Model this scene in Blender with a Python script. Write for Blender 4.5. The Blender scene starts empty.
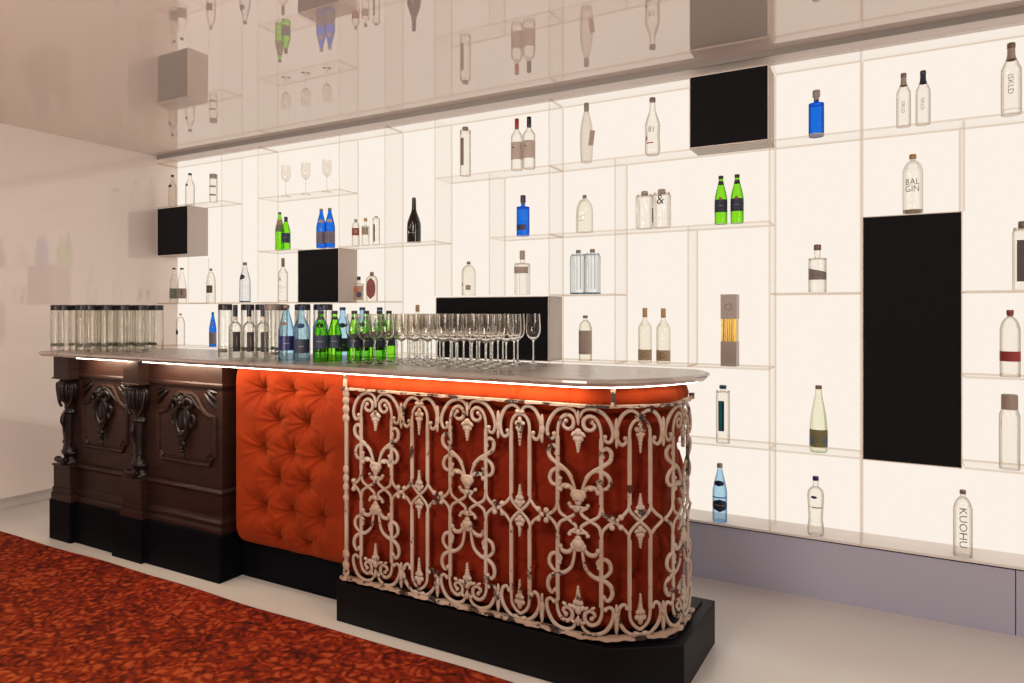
import bpy, math, random
from mathutils import Vector, Matrix
random.seed(7)
PI = math.pi
C = bpy.context.scene.collection

# ------------------------------------------------------------------ materials
def newmat(name):
    m = bpy.data.materials.new(name); m.use_nodes = True
    nt = m.node_tree; nt.nodes.clear()
    out = nt.nodes.new('ShaderNodeOutputMaterial')
    return m, nt, out
def N(nt, t, **kw):
    n = nt.nodes.new(t)
    for k, v in kw.items():
        if k in n.inputs.keys(): n.inputs[k].default_value = v
        else: setattr(n, k, v)
    return n
def c4(c): return (c[0], c[1], c[2], 1.0)
_pc = {}
def pbr(name, col, rough=.5, metal=0., spec=.5, coat=0., sheen=0., bump=None, emit=None):
    if name in _pc: return _pc[name]
    m, nt, out = newmat(name)
    p = N(nt, 'ShaderNodeBsdfPrincipled')
    p.inputs['Base Color'].default_value = c4(col); p.inputs['Roughness'].default_value = rough
    p.inputs['Metallic'].default_value = metal; p.inputs['Specular IOR Level'].default_value = spec
    p.inputs['Coat Weight'].default_value = coat; p.inputs['Coat Roughness'].default_value = .08
    p.inputs['Sheen Weight'].default_value = sheen
    if bump:
        tc = N(nt, 'ShaderNodeTexCoord'); no = N(nt, 'ShaderNodeTexNoise'); no.inputs['Scale'].default_value = bump[0]
        nt.links.new(tc.outputs['Object'], no.inputs['Vector'])
        b = N(nt, 'ShaderNodeBump'); b.inputs['Strength'].default_value = bump[1]; b.inputs['Distance'].default_value = .01
        nt.links.new(no.outputs['Fac'], b.inputs['Height']); nt.links.new(b.outputs[0], p.inputs['Normal'])
    nt.links.new(p.outputs[0], out.inputs[0]); _pc[name] = m
    return m
def emis(name, col, s):
    m, nt, out = newmat(name); e = N(nt, 'ShaderNodeEmission'); e.inputs[0].default_value = c4(col); e.inputs[1].default_value = s
    nt.links.new(e.outputs[0], out.inputs[0]); return m
def thin_glass(name, centre, edge, gloss=.35, k=.5, milky=0.):
    """thin-walled glass: tint deepens where the wall is seen edge-on"""
    if name in _pc: return _pc[name]
    m, nt, out = newmat(name)
    lw = N(nt, 'ShaderNodeLayerWeight'); lw.inputs[0].default_value = k
    cr = N(nt, 'ShaderNodeValToRGB'); e = cr.color_ramp.elements
    e[0].position = .25; e[0].color = c4(centre); e[1].position = .93; e[1].color = c4(edge)
    tr = N(nt, 'ShaderNodeBsdfTransparent'); gl = N(nt, 'ShaderNodeBsdfGlossy'); gl.inputs['Roughness'].default_value = .04
    gl.inputs['Color'].default_value = (.9, .9, .9, 1)
    fr = N(nt, 'ShaderNodeFresnel'); fr.inputs[0].default_value = 1.42
    mu = N(nt, 'ShaderNodeMath', operation='MULTIPLY'); mu.inputs[1].default_value = gloss
    mx = N(nt, 'ShaderNodeMixShader')
    L = nt.links.new
    L(lw.outputs['Facing'], cr.inputs[0]); L(cr.outputs[0], tr.inputs[0]); L(fr.outputs[0], mu.inputs[0])
    L(mu.outputs[0], mx.inputs[0]); L(gl.outputs[0], mx.inputs[2])
    if milky > 0:
        d = N(nt, 'ShaderNodeBsdfTranslucent'); d.inputs[0].default_value = c4(centre); m2 = N(nt, 'ShaderNodeMixShader'); m2.inputs[0].default_value = milky
        L(tr.outputs[0], m2.inputs[1]); L(d.outputs[0], m2.inputs[2]); L(m2.outputs[0], mx.inputs[1])
    else: L(tr.outputs[0], mx.inputs[1])
    L(mx.outputs[0], out.inputs[0]); _pc[name] = m
    return m
G = {
 'clear': thin_glass('clear_glass', (.98,.968,.95), (.58,.51,.45)),
 'frost': thin_glass('frosted_glass', (.93,.90,.86), (.66,.60,.54), .2, .5, .2),
 'cream': thin_glass('cream_tinted_glass', (.965,.95,.90), (.62,.57,.47)),
 'green': thin_glass('green_glass', (.50,.90,.16), (.05,.32,.02)),
 'blue': thin_glass('blue_glass', (.10,.42,.95), (.0,.05,.52)),
 'sky': thin_glass('sky_blue_glass', (.66,.84,.97), (.16,.33,.58)),
 'pale': thin_glass('pale_blue_glass', (.92,.94,.955), (.48,.50,.54)),
 'tint': thin_glass('blue_tinted_glass', (.92,.95,.97), (.10,.20,.34)),
 'lime': thin_glass('green_tinted_glass', (.95,.97,.88), (.45,.52,.30)),
 'counter': thin_glass('counter_bottle_glass', (1.,.994,.97), (.66,.63,.52), .7, .5, .07),
 'wine': thin_glass('wine_glass_crystal', (.965,.95,.93), (.40,.35,.30), .7),
}
black_glass = pbr('black_bottle_glass', (.012,.009,.008), .12)
def acry_face():
    m, nt, out = newmat('clear_acrylic')
    tr = N(nt, 'ShaderNodeBsdfTransparent'); tr.inputs[0].default_value = (.992,.988,.984,1)
    gl = N(nt, 'ShaderNodeBsdfGlossy'); gl.inputs['Roughness'].default_value = .03
    fr = N(nt, 'ShaderNodeFresnel'); fr.inputs[0].default_value = 1.3
    mu = N(nt, 'ShaderNodeMath', operation='MULTIPLY'); mu.inputs[1].default_value = .12
    mx = N(nt, 'ShaderNodeMixShader'); L = nt.links.new
    L(fr.outputs[0], mu.inputs[0]); L(mu.outputs[0], mx.inputs[0]); L(tr.outputs[0], mx.inputs[1]); L(gl.outputs[0], mx.inputs[2]); L(mx.outputs[0], out.inputs[0])
    return m
def acry_edge(name, col, f):
    m, nt, out = newmat(name)
    tr = N(nt, 'ShaderNodeBsdfTransparent'); tr.inputs[0].default_value = c4(col)
    d = N(nt, 'ShaderNodeBsdfDiffuse'); d.inputs[0].default_value = (.8,.72,.66,1)
    mx = N(nt, 'ShaderNodeMixShader'); mx.inputs[0].default_value = f; L = nt.links.new
    L(tr.outputs[0], mx.inputs[1]); L(d.outputs[0], mx.inputs[2]); L(mx.outputs[0], out.inputs[0])
    return m
M_acry, M_edge, M_back = acry_face(), acry_edge('acrylic_front_edge', (.94,.89,.84), .25), acry_edge('acrylic_wall_joint', (.83,.76,.69), .1)

def ceiling_mat(name, dif, refl, f, rough=.015):
    m, nt, out = newmat(name)
    d = N(nt, 'ShaderNodeBsdfDiffuse'); d.inputs[0].default_value = c4(dif)
    g = N(nt, 'ShaderNodeBsdfGlossy'); g.inputs[0].default_value = c4(refl); g.inputs['Roughness'].default_value = rough
    mx = N(nt, 'ShaderNodeMixShader'); mx.inputs[0].default_value = f; L = nt.links.new
    L(d.outputs[0], mx.inputs[1]); L(g.outputs[0], mx.inputs[2]); L(mx.outputs[0], out.inputs[0])
    return m
M_ceil = ceiling_mat('stretched_gloss_ceiling', (.66,.57,.52), (.95,.86,.80), .42)
M_left = ceiling_mat('gloss_white_wall_panel', (.78,.68,.62), (.95,.86,.80), .10, .03)

def floor_mat():
    m, nt, out = newmat('white_resin_floor')
    p = N(nt, 'ShaderNodeBsdfPrincipled'); p.inputs['Base Color'].default_value = (.72,.68,.64,1)
    p.inputs['Roughness'].default_value = .22; p.inputs['Specular IOR Level'].default_value = .55
    tc = N(nt, 'ShaderNodeTexCoord'); no = N(nt, 'ShaderNodeTexNoise'); no.inputs['Scale'].default_value = 1.3
    cr = N(nt, 'ShaderNodeValToRGB'); cr.color_ramp.elements[0].color = (.74,.69,.645,1); cr.color_ramp.elements[1].color = (.82,.77,.72,1)
    mr = N(nt, 'ShaderNodeMapRange'); mr.inputs['To Min'].default_value = .12; mr.inputs['To Max'].default_value = .26
    L = nt.links.new
    L(tc.outputs['Object'], no.inputs['Vector']); L(no.outputs['Fac'], cr.inputs[0]); L(cr.outputs[0], p.inputs['Base Color'])
    L(no.outputs['Fac'], mr.inputs['Value']); L(mr.outputs[0], p.inputs['Roughness']); L(p.outputs[0], out.inputs[0])
    return m
M_floor = floor_mat()

def rug_mat():
    m, nt, out = newmat('overdyed_persian_wool'); L = nt.links.new
    p = N(nt, 'ShaderNodeBsdfPrincipled'); p.inputs['Roughness'].default_value = .95; p.inputs['Specular IOR Level'].default_value = .1
    tc = N(nt, 'ShaderNodeTexCoord')
    mp = N(nt, 'ShaderNodeMapping'); mp.inputs['Scale'].default_value = (1.0, 1.0, 1)
    L(tc.outputs['Object'], mp.inputs['Vector'])
    nz = N(nt, 'ShaderNodeTexNoise'); nz.inputs['Scale'].default_value = 5.; nz.inputs['Detail'].default_value = 5.
    L(mp.outputs[0], nz.inputs['Vector'])
    # warped petals and tendrils
    dn = N(nt, 'ShaderNodeTexNoise'); dn.inputs['Scale'].default_value = 7.; dn.inputs['Detail'].default_value = 3.
    L(mp.outputs[0], dn.inputs['Vector'])
    vm = N(nt, 'ShaderNodeVectorMath', operation='SCALE'); vm.inputs['Scale'].default_value = .16; L(dn.outputs['Color'], vm.inputs[0])
    va = N(nt, 'ShaderNodeVectorMath', operation='ADD'); L(mp.outputs[0], va.inputs[0]); L(vm.outputs[0], va.inputs[1])
    vo = N(nt, 'ShaderNodeTexVoronoi', feature='DISTANCE_TO_EDGE'); vo.inputs['Scale'].default_value = 19.; L(va.outputs[0], vo.inputs['Vector'])
    v2 = N(nt, 'ShaderNodeTexVoronoi', feature='F1'); v2.inputs['Scale'].default_value = 30.; L(va.outputs[0], v2.inputs['Vector'])
    wv = N(nt, 'ShaderNodeTexWave', wave_type='RINGS'); wv.inputs['Scale'].default_value = 4.5; wv.inputs['Distortion'].default_value = 14.; wv.inputs['Detail'].default_value = 3.; wv.inputs['Detail Scale'].default_value = 2.2
    L(mp.outputs[0], wv.inputs['Vector'])
    fn = N(nt, 'ShaderNodeTexNoise'); fn.inputs['Scale'].default_value = 34.; fn.inputs['Detail'].default_value = 4.; L(mp.outputs[0], fn.inputs['Vector'])
    def math_(op, a, b):
        n = N(nt, 'ShaderNodeMath', operation=op)
        for i, x in enumerate((a, b)):
            if isinstance(x, (int, float)): n.inputs[i].default_value = x
            else: L(x, n.inputs[i])
        return n.outputs[0]
    s = math_('ADD', math_('MULTIPLY', vo.outputs['Distance'], 1.5), math_('MULTIPLY', wv.outputs['Fac'], .30))
    s = math_('ADD', s, math_('MULTIPLY', v2.outputs['Distance'], -.30))
    s = math_('ADD', s, math_('MULTIPLY', nz.outputs['Fac'], .80))
    s = math_('SUBTRACT', s, .12)
    s = math_('ADD', s, math_('MULTIPLY', fn.outputs['Fac'], .42))
    s = math_('SUBTRACT', s, .12)
    cr = N(nt, 'ShaderNodeValToRGB'); cr.color_ramp.elements[0].position = .15; cr.color_ramp.elements[0].color = (.085,.017,.009,1)
    cr.color_ramp.elements[1].position = .92; cr.color_ramp.elements[1].color = (.60,.13,.035,1)
    for pos, col in ((.30,(.155,.025,.010)),(.48,(.27,.035,.012)),(.68,(.40,.052,.013))):
        e = cr.color_ramp.elements.new(pos); e.color = c4(col)
    L(s, cr.inputs[0])
    # border band darker and redder, by distance from the rug's far edge
    sx = N(nt, 'ShaderNodeSeparateXYZ'); L(tc.outputs['Object'], sx.inputs[0])
    mr = N(nt, 'ShaderNodeMapRange'); mr.inputs['From Min'].default_value = 1.35; mr.inputs['From Max'].default_value = 2.25; L(sx.outputs['Y'], mr.inputs['Value'])
    mixc = N(nt, 'ShaderNodeMix', data_type='RGBA', blend_type='MULTIPLY'); L(math_('MULTIPLY', mr.outputs[0], .75), mixc.inputs[0])
    L(cr.outputs[0], mixc.inputs[6]); mixc.inputs[7].default_value = (.60,.36,.50,1)
    L(mixc.outputs[2], p.inputs['Base Color'])
    b = N(nt, 'ShaderNodeBump'); b.inputs['Strength'].default_value = .5; b.inputs['Distance'].default_value = .006; L(s, b.inputs['Height']); L(b.outputs[0], p.inputs['Normal'])
    L(p.outputs[0], out.inputs[0])
    return m
M_rug = rug_mat()

def wood_mat(name, c0, c1, rough=.48, coat=.08):
    m, nt, out = newmat(name); L = nt.links.new
    p = N(nt, 'ShaderNodeBsdfPrincipled'); p.inputs['Roughness'].default_value = rough; p.inputs['Coat Weight'].default_value = coat; p.inputs['Coat Roughness'].default_value = .25; p.inputs['Specular IOR Level'].default_value = .28
    tc = N(nt, 'ShaderNodeTexCoord'); mp = N(nt, 'ShaderNodeMapping'); mp.inputs['Scale'].default_value = (2., 2., 16.)
    no = N(nt, 'ShaderNodeTexNoise'); no.inputs['Scale'].default_value = 3.; no.inputs['Detail'].default_value = 6.; no.inputs['Distortion'].default_value = .6
    cr = N(nt, 'ShaderNodeValToRGB'); cr.color_ramp.elements[0].position = .3; cr.color_ramp.elements[0].color = c4(c0); cr.color_ramp.elements[1].position = .7; cr.color_ramp.elements[1].color = c4(c1)
    L(tc.outputs['Object'], mp.inputs[0]); L(mp.outputs[0], no.inputs['Vector']); L(no.outputs['Fac'], cr.inputs[0]); L(cr.outputs[0], p.inputs['Base Color'])
    b = N(nt, 'ShaderNodeBump'); b.inputs['Strength'].default_value = .12; b.inputs['Distance'].default_value = .004; L(no.outputs['Fac'], b.inputs['Height']); L(b.outputs[0], p.inputs['Normal'])
    L(p.outputs[0], out.inputs[0]); return m
M_wood = wood_mat('dark_mahogany', (.013,.0044,.003), (.031,.0105,.0065))
M_carve = wood_mat('ebonised_carving', (.004,.0025,.0025), (.010,.005,.004), .42, .12)
M_black = pbr('black_painted_plinth', (.0018,.0022,.004), .55, spec=.06)
M_charcoal = pbr('charcoal_plinth', (.0035,.0035,.005), .5, spec=.16)

def velvet(name, c0, c1):
    m, nt, out = newmat(name); L = nt.links.new
    p = N(nt, 'ShaderNodeBsdfPrincipled'); p.inputs['Roughness'].default_value = .85; p.inputs['Specular IOR Level'].default_value = .15
    p.inputs['Sheen Weight'].default_value = .22; p.inputs['Sheen Roughness'].default_value = .4; p.inputs['Sheen Tint'].default_value = (1.,.35,.08,1)
    tc = N(nt, 'ShaderNodeTexCoord'); no = N(nt, 'ShaderNodeTexNoise'); no.inputs['Scale'].default_value = 5.; no.inputs['Detail'].default_value = 3.
    cr = N(nt, 'ShaderNodeValToRGB'); cr.color_ramp.elements[0].position = .3; cr.color_ramp.elements[0].color = c4(c0); cr.color_ramp.elements[1].position = .7; cr.color_ramp.elements[1].color = c4(c1)
    n2 = N(nt, 'ShaderNodeTexNoise'); n2.inputs['Scale'].default_value = 260.
    L(tc.outputs['Object'], no.inputs['Vector']); L(tc.outputs['Object'], n2.inputs['Vector']); L(no.outputs['Fac'], cr.inputs[0]); L(cr.outputs[0], p.inputs['Base Color'])
    b = N(nt, 'ShaderNodeBump'); b.inputs['Strength'].default_value = .15; b.inputs['Distance'].default_value = .002; L(n2.outputs['Fac'], b.inputs['Height']); L(b.outputs[0], p.inputs['Normal'])
    L(p.outputs[0], out.inputs[0]); return m
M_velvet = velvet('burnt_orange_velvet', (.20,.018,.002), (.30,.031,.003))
M_velvet_shaded = velvet('burnt_orange_velvet_shaded', (.15,.011,.002), (.23,.019,.003))  # same velvet, shade behind the grille put into a darker, redder colour

def iron_mat(name, pos, cream=(.53,.43,.35)):
    m, nt, out = newmat(name); L = nt.links.new
    p = N(nt, 'ShaderNodeBsdfPrincipled'); p.inputs['Roughness'].default_value = .6
    tc = N(nt, 'ShaderNodeTexCoord'); no = N(nt, 'ShaderNodeTexNoise'); no.inputs['Scale'].default_value = 14.; no.inputs['Detail'].default_value = 6.; no.inputs['Roughness'].default_value = .7
    n2 = N(nt, 'ShaderNodeTexNoise'); n2.inputs['Scale'].default_value = 5.; n2.inputs['Detail'].default_value = 4.
    cr = N(nt, 'ShaderNodeValToRGB'); e = cr.color_ramp.elements
    e[0].position = pos; e[0].color = (.035,.018,.012,1); e[1].position = pos + .035; e[1].color = c4(cream)
    c2 = N(nt, 'ShaderNodeValToRGB'); c2.color_ramp.elements[0].position = .3; c2.color_ramp.elements[0].color = (.78,.66,.55,1); c2.color_ramp.elements[1].position = .6; c2.color_ramp.elements[1].color = (1,1,1,1)
    mx = N(nt, 'ShaderNodeMix', data_type='RGBA', blend_type='MULTIPLY'); mx.inputs[0].default_value = 1.
    L(tc.outputs['Object'], no.inputs['Vector']); L(tc.outputs['Object'], n2.inputs['Vector'])
    L(no.outputs['Fac'], cr.inputs[0]); L(n2.outputs['Fac'], c2.inputs[0]); L(cr.outputs[0], mx.inputs[6]); L(c2.outputs[0], mx.inputs[7]); L(mx.outputs[2], p.inputs['Base Color'])
    b = N(nt, 'ShaderNodeBump'); b.inputs['Strength'].default_value = .35; b.inputs['Distance'].default_value = .003; L(no.outputs['Fac'], b.inputs['Height']); L(b.outputs[0], p.inputs['Normal'])
    L(p.outputs[0], out.inputs[0]); return m
M_iron = iron_mat('chipped_cream_ironwork', .385)
M_rail = iron_mat('worn_cream_rail', .46, (.55,.42,.33))

def zinc_mat():
    m, nt, out = newmat('satin_zinc_countertop'); L = nt.links.new
    p = N(nt, 'ShaderNodeBsdfPrincipled'); p.inputs['Metallic'].default_value = .55
    tc = N(nt, 'ShaderNodeTexCoord'); no = N(nt, 'ShaderNodeTexNoise'); no.inputs['Scale'].default_value = 6.; no.inputs['Detail'].default_value = 6.
    cr = N(nt, 'ShaderNodeValToRGB'); cr.color_ramp.elements[0].position = .3; cr.color_ramp.elements[0].color = (.46,.40,.355,1); cr.color_ramp.elements[1].position = .7; cr.color_ramp.elements[1].color = (.62,.55,.50,1)
    mr = N(nt, 'ShaderNodeMapRange'); mr.inputs['To Min'].default_value = .2; mr.inputs['To Max'].default_value = .38
    L(tc.outputs['Object'], no.inputs['Vector']); L(no.outputs['Fac'], cr.inputs[0]); L(cr.outputs[0], p.inputs['Base Color']); L(no.outputs['Fac'], mr.inputs['Value']); L(mr.outputs[0], p.inputs['Roughness'])
    L(p.outputs[0], out.inputs[0]); return m
M_zinc = zinc_mat()
M_kick = pbr('light_tinted_grey_panel', (.50,.50,.63), .55)  # bluish cast of the mixed light put into the panel colour
M_panel = emis('backlit_opal_panel', (1., .905, .80), .97)
M_led = emis('led_strip_light', (1., .86, .68), 11.0)
M_boxface = pbr('matt_black_fabric', (.008,.008,.010), .9, spec=.2)
M_boxside = pbr('pale_grey_box_side', (.50,.42,.37), .6)
M_boxedge = pbr('white_box_edge', (.85,.76,.68), .5)
M_trim = pbr('grey_aluminium_trim', (.30,.275,.25), .5, .1)
M_soffit = pbr('white_soffit', (.74,.66,.62), .6)
M_white = pbr('white_paint', (.75,.69,.65), .6)
M_metal = pbr('steel', (.5,.48,.45), .35, .9)

# ------------------------------------------------------------------ mesh builder
class MB:
    def __init__(s): s.v = []; s.f = []; s.m = []
    def add(s, vs, fs, mi=0):
        o = len(s.v); s.v += [tuple(v) for v in vs]; s.f += [tuple(o+i for i in f) for f in fs]; s.m += [mi]*len(fs) if isinstance(mi, int) else list(mi)
        return s
    def box(s, x0, x1, y0, y1, z0, z1, mi=0):
        vs = [(x, y, z) for z in (z0, z1) for y in (y0, y1) for x in (x0, x1)]
        fs = [(0,2,3,1),(4,5,7,6),(0,1,5,4),(2,6,7,3),(0,4,6,2),(1,3,7,5)]  # bottom, top, front(-y), back, left, right
        return s.add(vs, fs, mi)
    def tube(s, pts, r, n=8, closed=False, flat=None, caps=True, mi=0):
        """sweep a ring along pts; r a number or list; flat=(axis vector, factor) squashes the ring along that axis"""
        P = [Vector(p) for p in pts]; K = len(P); rings = []
        up = None
        for i in range(K):
            if closed: t = P[(i+1) % K]-P[i-1]
            else: t = P[min(i+1, K-1)]-P[max(i-1, 0)]
            if t.length < 1e-9: t = Vector((0,0,1))
            t.normalize()
            if up is None:
                up = Vector((0,1,0)) if abs(t.y) < .9 else Vector((1,0,0))
            a = t.cross(up)
            if a.length < 1e-6: a = t.cross(Vector((1,0,.3)))
            a.normalize(); b = a.cross(t).normalized(); up = b
            rr = r[i] if isinstance(r, (list, tuple)) else r
            ring = []
            for k in range(n):
                o = a*math.cos(2*PI*k/n)*rr + b*math.sin(2*PI*k/n)*rr
                if flat is not None:
                    ax = flat[0] if isinstance(flat[0], Vector) else flat[0][i]
                    o = o - ax*(o.dot(ax))*(1-flat[1])
                ring.append(P[i]+o)
            rings.append(ring)
        vs = [v for q in rings for v in q]; fs = []
        for i in range(K if closed else K-1):
            j = (i+1) % K
            for k in range(n): fs.append((i*n+k, i*n+(k+1) % n, j*n+(k+1) % n, j*n+k))
        if caps and not closed:
            fs.append(tuple(range(n-1, -1, -1))); fs.append(tuple((K-1)*n+k for k in range(n)))
        return s.add(vs, fs, mi)
    def lathe(s, prof, n=20, cx=0, cy=0, cz=0, sx=1, sy=1, capb=True, capt=True, mi=0):
        vs = []; fs = []; K = len(prof)
        for r, z in prof:
            for k in range(n): vs.append((cx+r*sx*math.cos(2*PI*k/n), cy+r*sy*math.sin(2*PI*k/n), cz+z))
        for i in range(K-1):
            for k in range(n): fs.append((i*n+k, i*n+(k+1) % n, (i+1)*n+(k+1) % n, (i+1)*n+k))
        if capb: fs.append(tuple(range(n-1, -1, -1)))
        if capt: fs.append(tuple((K-1)*n+k for k in range(n)))
        return s.add(vs, fs, mi)
    def ball(s, c, rx, ry=None, rz=None, n=12, m=8, rot=0.):
        ry = rx if ry is None else ry; rz = rx if rz is None else rz
        vs = []; fs = []
        cr, sr = math.cos(rot), math.sin(rot)
        for i in range(m+1):
            th = PI*i/m
            for k in range(n):
                x = rx*math.sin(th)*math.cos(2*PI*k/n); y = ry*math.sin(th)*math.sin(2*PI*k/n); z = -rz*math.cos(th)
                vs.append((c[0]+x*cr-z*sr, c[1]+y, c[2]+x*sr+z*cr))
        for i in range(m):
            for k in range(n): fs.append((i*n+k, i*n+(k+1) % n, (i+1)*n+(k+1) % n, (i+1)*n+k))
        return s.add(vs, fs)
    def prism(s, poly, z0, z1, mi=0):
        n = len(poly); vs = [(x, y, z0) for x, y in poly]+[(x, y, z1) for x, y in poly]
        fs = [tuple(range(n-1, -1, -1)), tuple(range(n, 2*n))]+[(i, (i+1) % n, n+(i+1) % n, n+i) for i in range(n)]
        return s.add(vs, fs, mi)
    def xprofile(s, prof, x0, x1, mi=0):
        """extrude a closed (y,z) profile along x"""
        n = len(prof); vs = [(x0, y, z) for y, z in prof]+[(x1, y, z) for y, z in prof]
        fs = [tuple(range(n)), tuple(range(2*n-1, n-1, -1))]+[(i, n+i, n+(i+1) % n, (i+1) % n) for i in range(n)]
        return s.add(vs, fs, mi)
    def build(s, name, mats, parent=None, smooth=False, bevel=0., loc=None, angle=40):
        me = bpy.data.meshes.new(name); me.from_pydata(s.v, [], s.f)
        if not isinstance(mats, (list, tuple)): mats = [mats]
        for m in mats: me.materials.append(m)
        for p, mi in zip(me.polygons, s.m): p.material_index = mi
        me.validate()
        import bmesh
        bm = bmesh.new(); bm.from_mesh(me); bmesh.ops.remove_doubles(bm, verts=bm.verts, dist=1e-6); bmesh.ops.recalc_face_normals(bm, faces=bm.faces); bm.to_mesh(me); bm.free()
        if smooth:
            for p in me.polygons: p.use_smooth = True
            try: me.set_sharp_from_angle(angle=math.radians(angle))
            except Exception: pass
        o = bpy.data.objects.new(name, me); C.objects.link(o)
        if parent is not None: o.parent = parent
        if loc is not None: o.location = loc
        if bevel:
            b = o.modifiers.new('edge', 'BEVEL'); b.width = bevel; b.segments = 2; b.limit_method = 'ANGLE'; b.angle_limit = math.radians(40)
        return o
def tag(o, label, cat, group=None, kind=None):
    o['label'] = label; o['category'] = cat
    if group: o['group'] = group
    if kind: o['kind'] = kind
    return o
def thing(name, label, cat, loc=(0,0,0), rz=0., group=None):
    o = bpy.data.objects.new(name, None); C.objects.link(o); o.location = loc; o.rotation_euler = (0,0,rz); o.empty_display_size = .05
    return tag(o, label, cat, group)
def struct(name, mb, mat, **k):
    o = mb.build(name, mat, **k); o['kind'] = 'structure'; return o
def dup(root, loc, label=None, rz=None, group=None):
    r = root.copy(); C.objects.link(r); r.location = loc
    if label: r['label'] = label
    if rz is not None: r.rotation_euler = (0,0,rz)
    if group: r['group'] = group
    for ch in list(root.children):
        c = ch.copy(); C.objects.link(c); c.parent = r
        for g in list(ch.children):
            d = g.copy(); C.objects.link(d); d.parent = c
    return r
def spline(pts, k=6, closed=False):
    """Catmull-Rom through 2-D or 3-D points"""
    P = [Vector(p) for p in pts]; n = len(P); out = []
    rng = range(n) if closed else range(n-1)
    for i in rng:
        p1 = P[i]; p2 = P[(i+1) % n]
        p0 = P[i-1] if (closed or i > 0) else p1*2-p2
        p3 = P[(i+2) % n] if (closed or i+2 < n) else p2*2-p1
        for j in range(k):
            t = j/k
            out.append(.5*((2*p1)+(p2-p0)*t+(2*p0-5*p1+4*p2-p3)*t*t+(3*p1-p0-3*p2+p3)*t**3))
    if not closed: out.append(P[-1])
    return out

# ------------------------------------------------------------------ room
CEIL = 2.702; YF = 3.635; YB = 3.83; XL = -5.409; XR = 3.2; YN = -3.0
GX = lambda i: .2837-.4066*i
ZK = [.302, .710, 1.112, 1.4805, 1.853, 2.255, 2.644]
struct('floor', MB().box(XL-.3, XR, YN, YB+.1, -.1, 0), M_floor)
struct('ceiling', MB().box(XL-.3, XR, YN, YF-.001, CEIL, CEIL+.06), M_ceil)
struct('ceiling_soffit', MB().box(XL-.3, XR, YF+.0095, YB+.05, 2.688, CEIL+.06), M_soffit)
struct('trim_1', MB().box(XL, XR, YF-.0005, YF+.009, 2.674, CEIL), M_trim)
struct('wall_left', MB().box(XL-.08, XL, YN, YB+.1, .095, CEIL), M_left)
struct('baseboard_left', MB().box(XL-.16, XL-.10, YN, YB+.1, 0, .095), M_white)
struct('wall_right', MB().box(XR, XR+.08, YN, YB+.1, 0, CEIL), M_white)
struct('wall_front', MB().box(XL-.3, XR, YN-.08, YN, 0, CEIL), M_white)
struct('wall_back', MB().box(XL-.1, XR, YB, YB+.05, .29, 2.70), M_panel)
struct('baseboard_back', MB().box(XL-.1, .47, YF+.012, YB, 0, .285), M_kick)
struct('baseboard_back', MB().box(.474, XR, YF+.012, YB, 0, .285), M_kick)
struct('trim_2', MB().box(XL, XR, YF, YB, .291, .302), pbr('white_acrylic_ledge', (.92,.85,.80), .3))
struct('trim_3', MB().box(XL, XR, YF+.008, YB, .284, .291), M_black)

# ------------------------------------------------------------------ display shelving
sh = thing('display_shelving', 'clear acrylic grid of shelves and dividers on the glowing back wall', 'shelving', (0, YF, 0))
T = .005
def plate_mats():  # faces: bottom, top, front, back, left, right
    return [M_acry, M_edge, M_back]
def zz(k, i):   # the bays are not perfectly level with each other
    z = ZK[k]
    if k == 3: z += -.013 if i >= 8 else (.017 if i >= 4 else .010)
    if k == 4 and i >= 13: z += .018
    if k == 5 and i >= 12: z += .015
    return z
def hshelf(i0, i1, k, name='shelf'):
    x0, x1 = GX(i0), GX(i1); Z = zz(k, (i0+i1)/2)
    MB().box(x0+T, x1-T, 0, YB-YF-.001, Z-2*T, Z, [0,0,1,2,2,2]).build(name, plate_mats(), sh)
def vdiv(i, k0, k1):
    x = GX(i)
    MB().box(x-T, x+T, 0, YB-YF-.001, (zz(k0, i) if k0 == 3 else ZK[k0])+(0 if k0 == 0 else (.001 if k0 == 3 and i in (5,6,7) else -2*T)), ZK[k1]-2*T, [0,0,1,2,0,0]).build('divider', plate_mats(), sh)
XI = lambda i: i
for a, b, k in [(14,12,5),(11,9,5),(7,5,5),(5,2,5),(2,1,5),(1,-2,5),
                (11,10,4),(9,7,4),(6,5,4),(5,2,4),(14,13,3),(13,11,3),(11,10,3),(9,8,3),(5,4,3),(2,1,3),(0,-2,3),
                (14,11,2),(8,7,2),(5,4,2),(4,3,2),(3,2,2),(0,-2,2),(5,2,1),(2,1,1),(0,-2,1)]:
    hshelf(a, b, k)
for a, b in ((14,11),(11,8),(8,5),(5,2),(2,1),(1,-2)): hshelf(a, b, 6, 'top_panel')
for i, k0, k1 in [(12,3,6),(13,3,4),(11,3,6),(9,4,6),(8,2,6),(7,3,6),(6,3,5),(5,2,6),(5,0,2),(4,2,5),(3,2,4),(2,0,6),(1,0,6),(0,4,5)]:
    vdiv(i, k0, k1)
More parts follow.
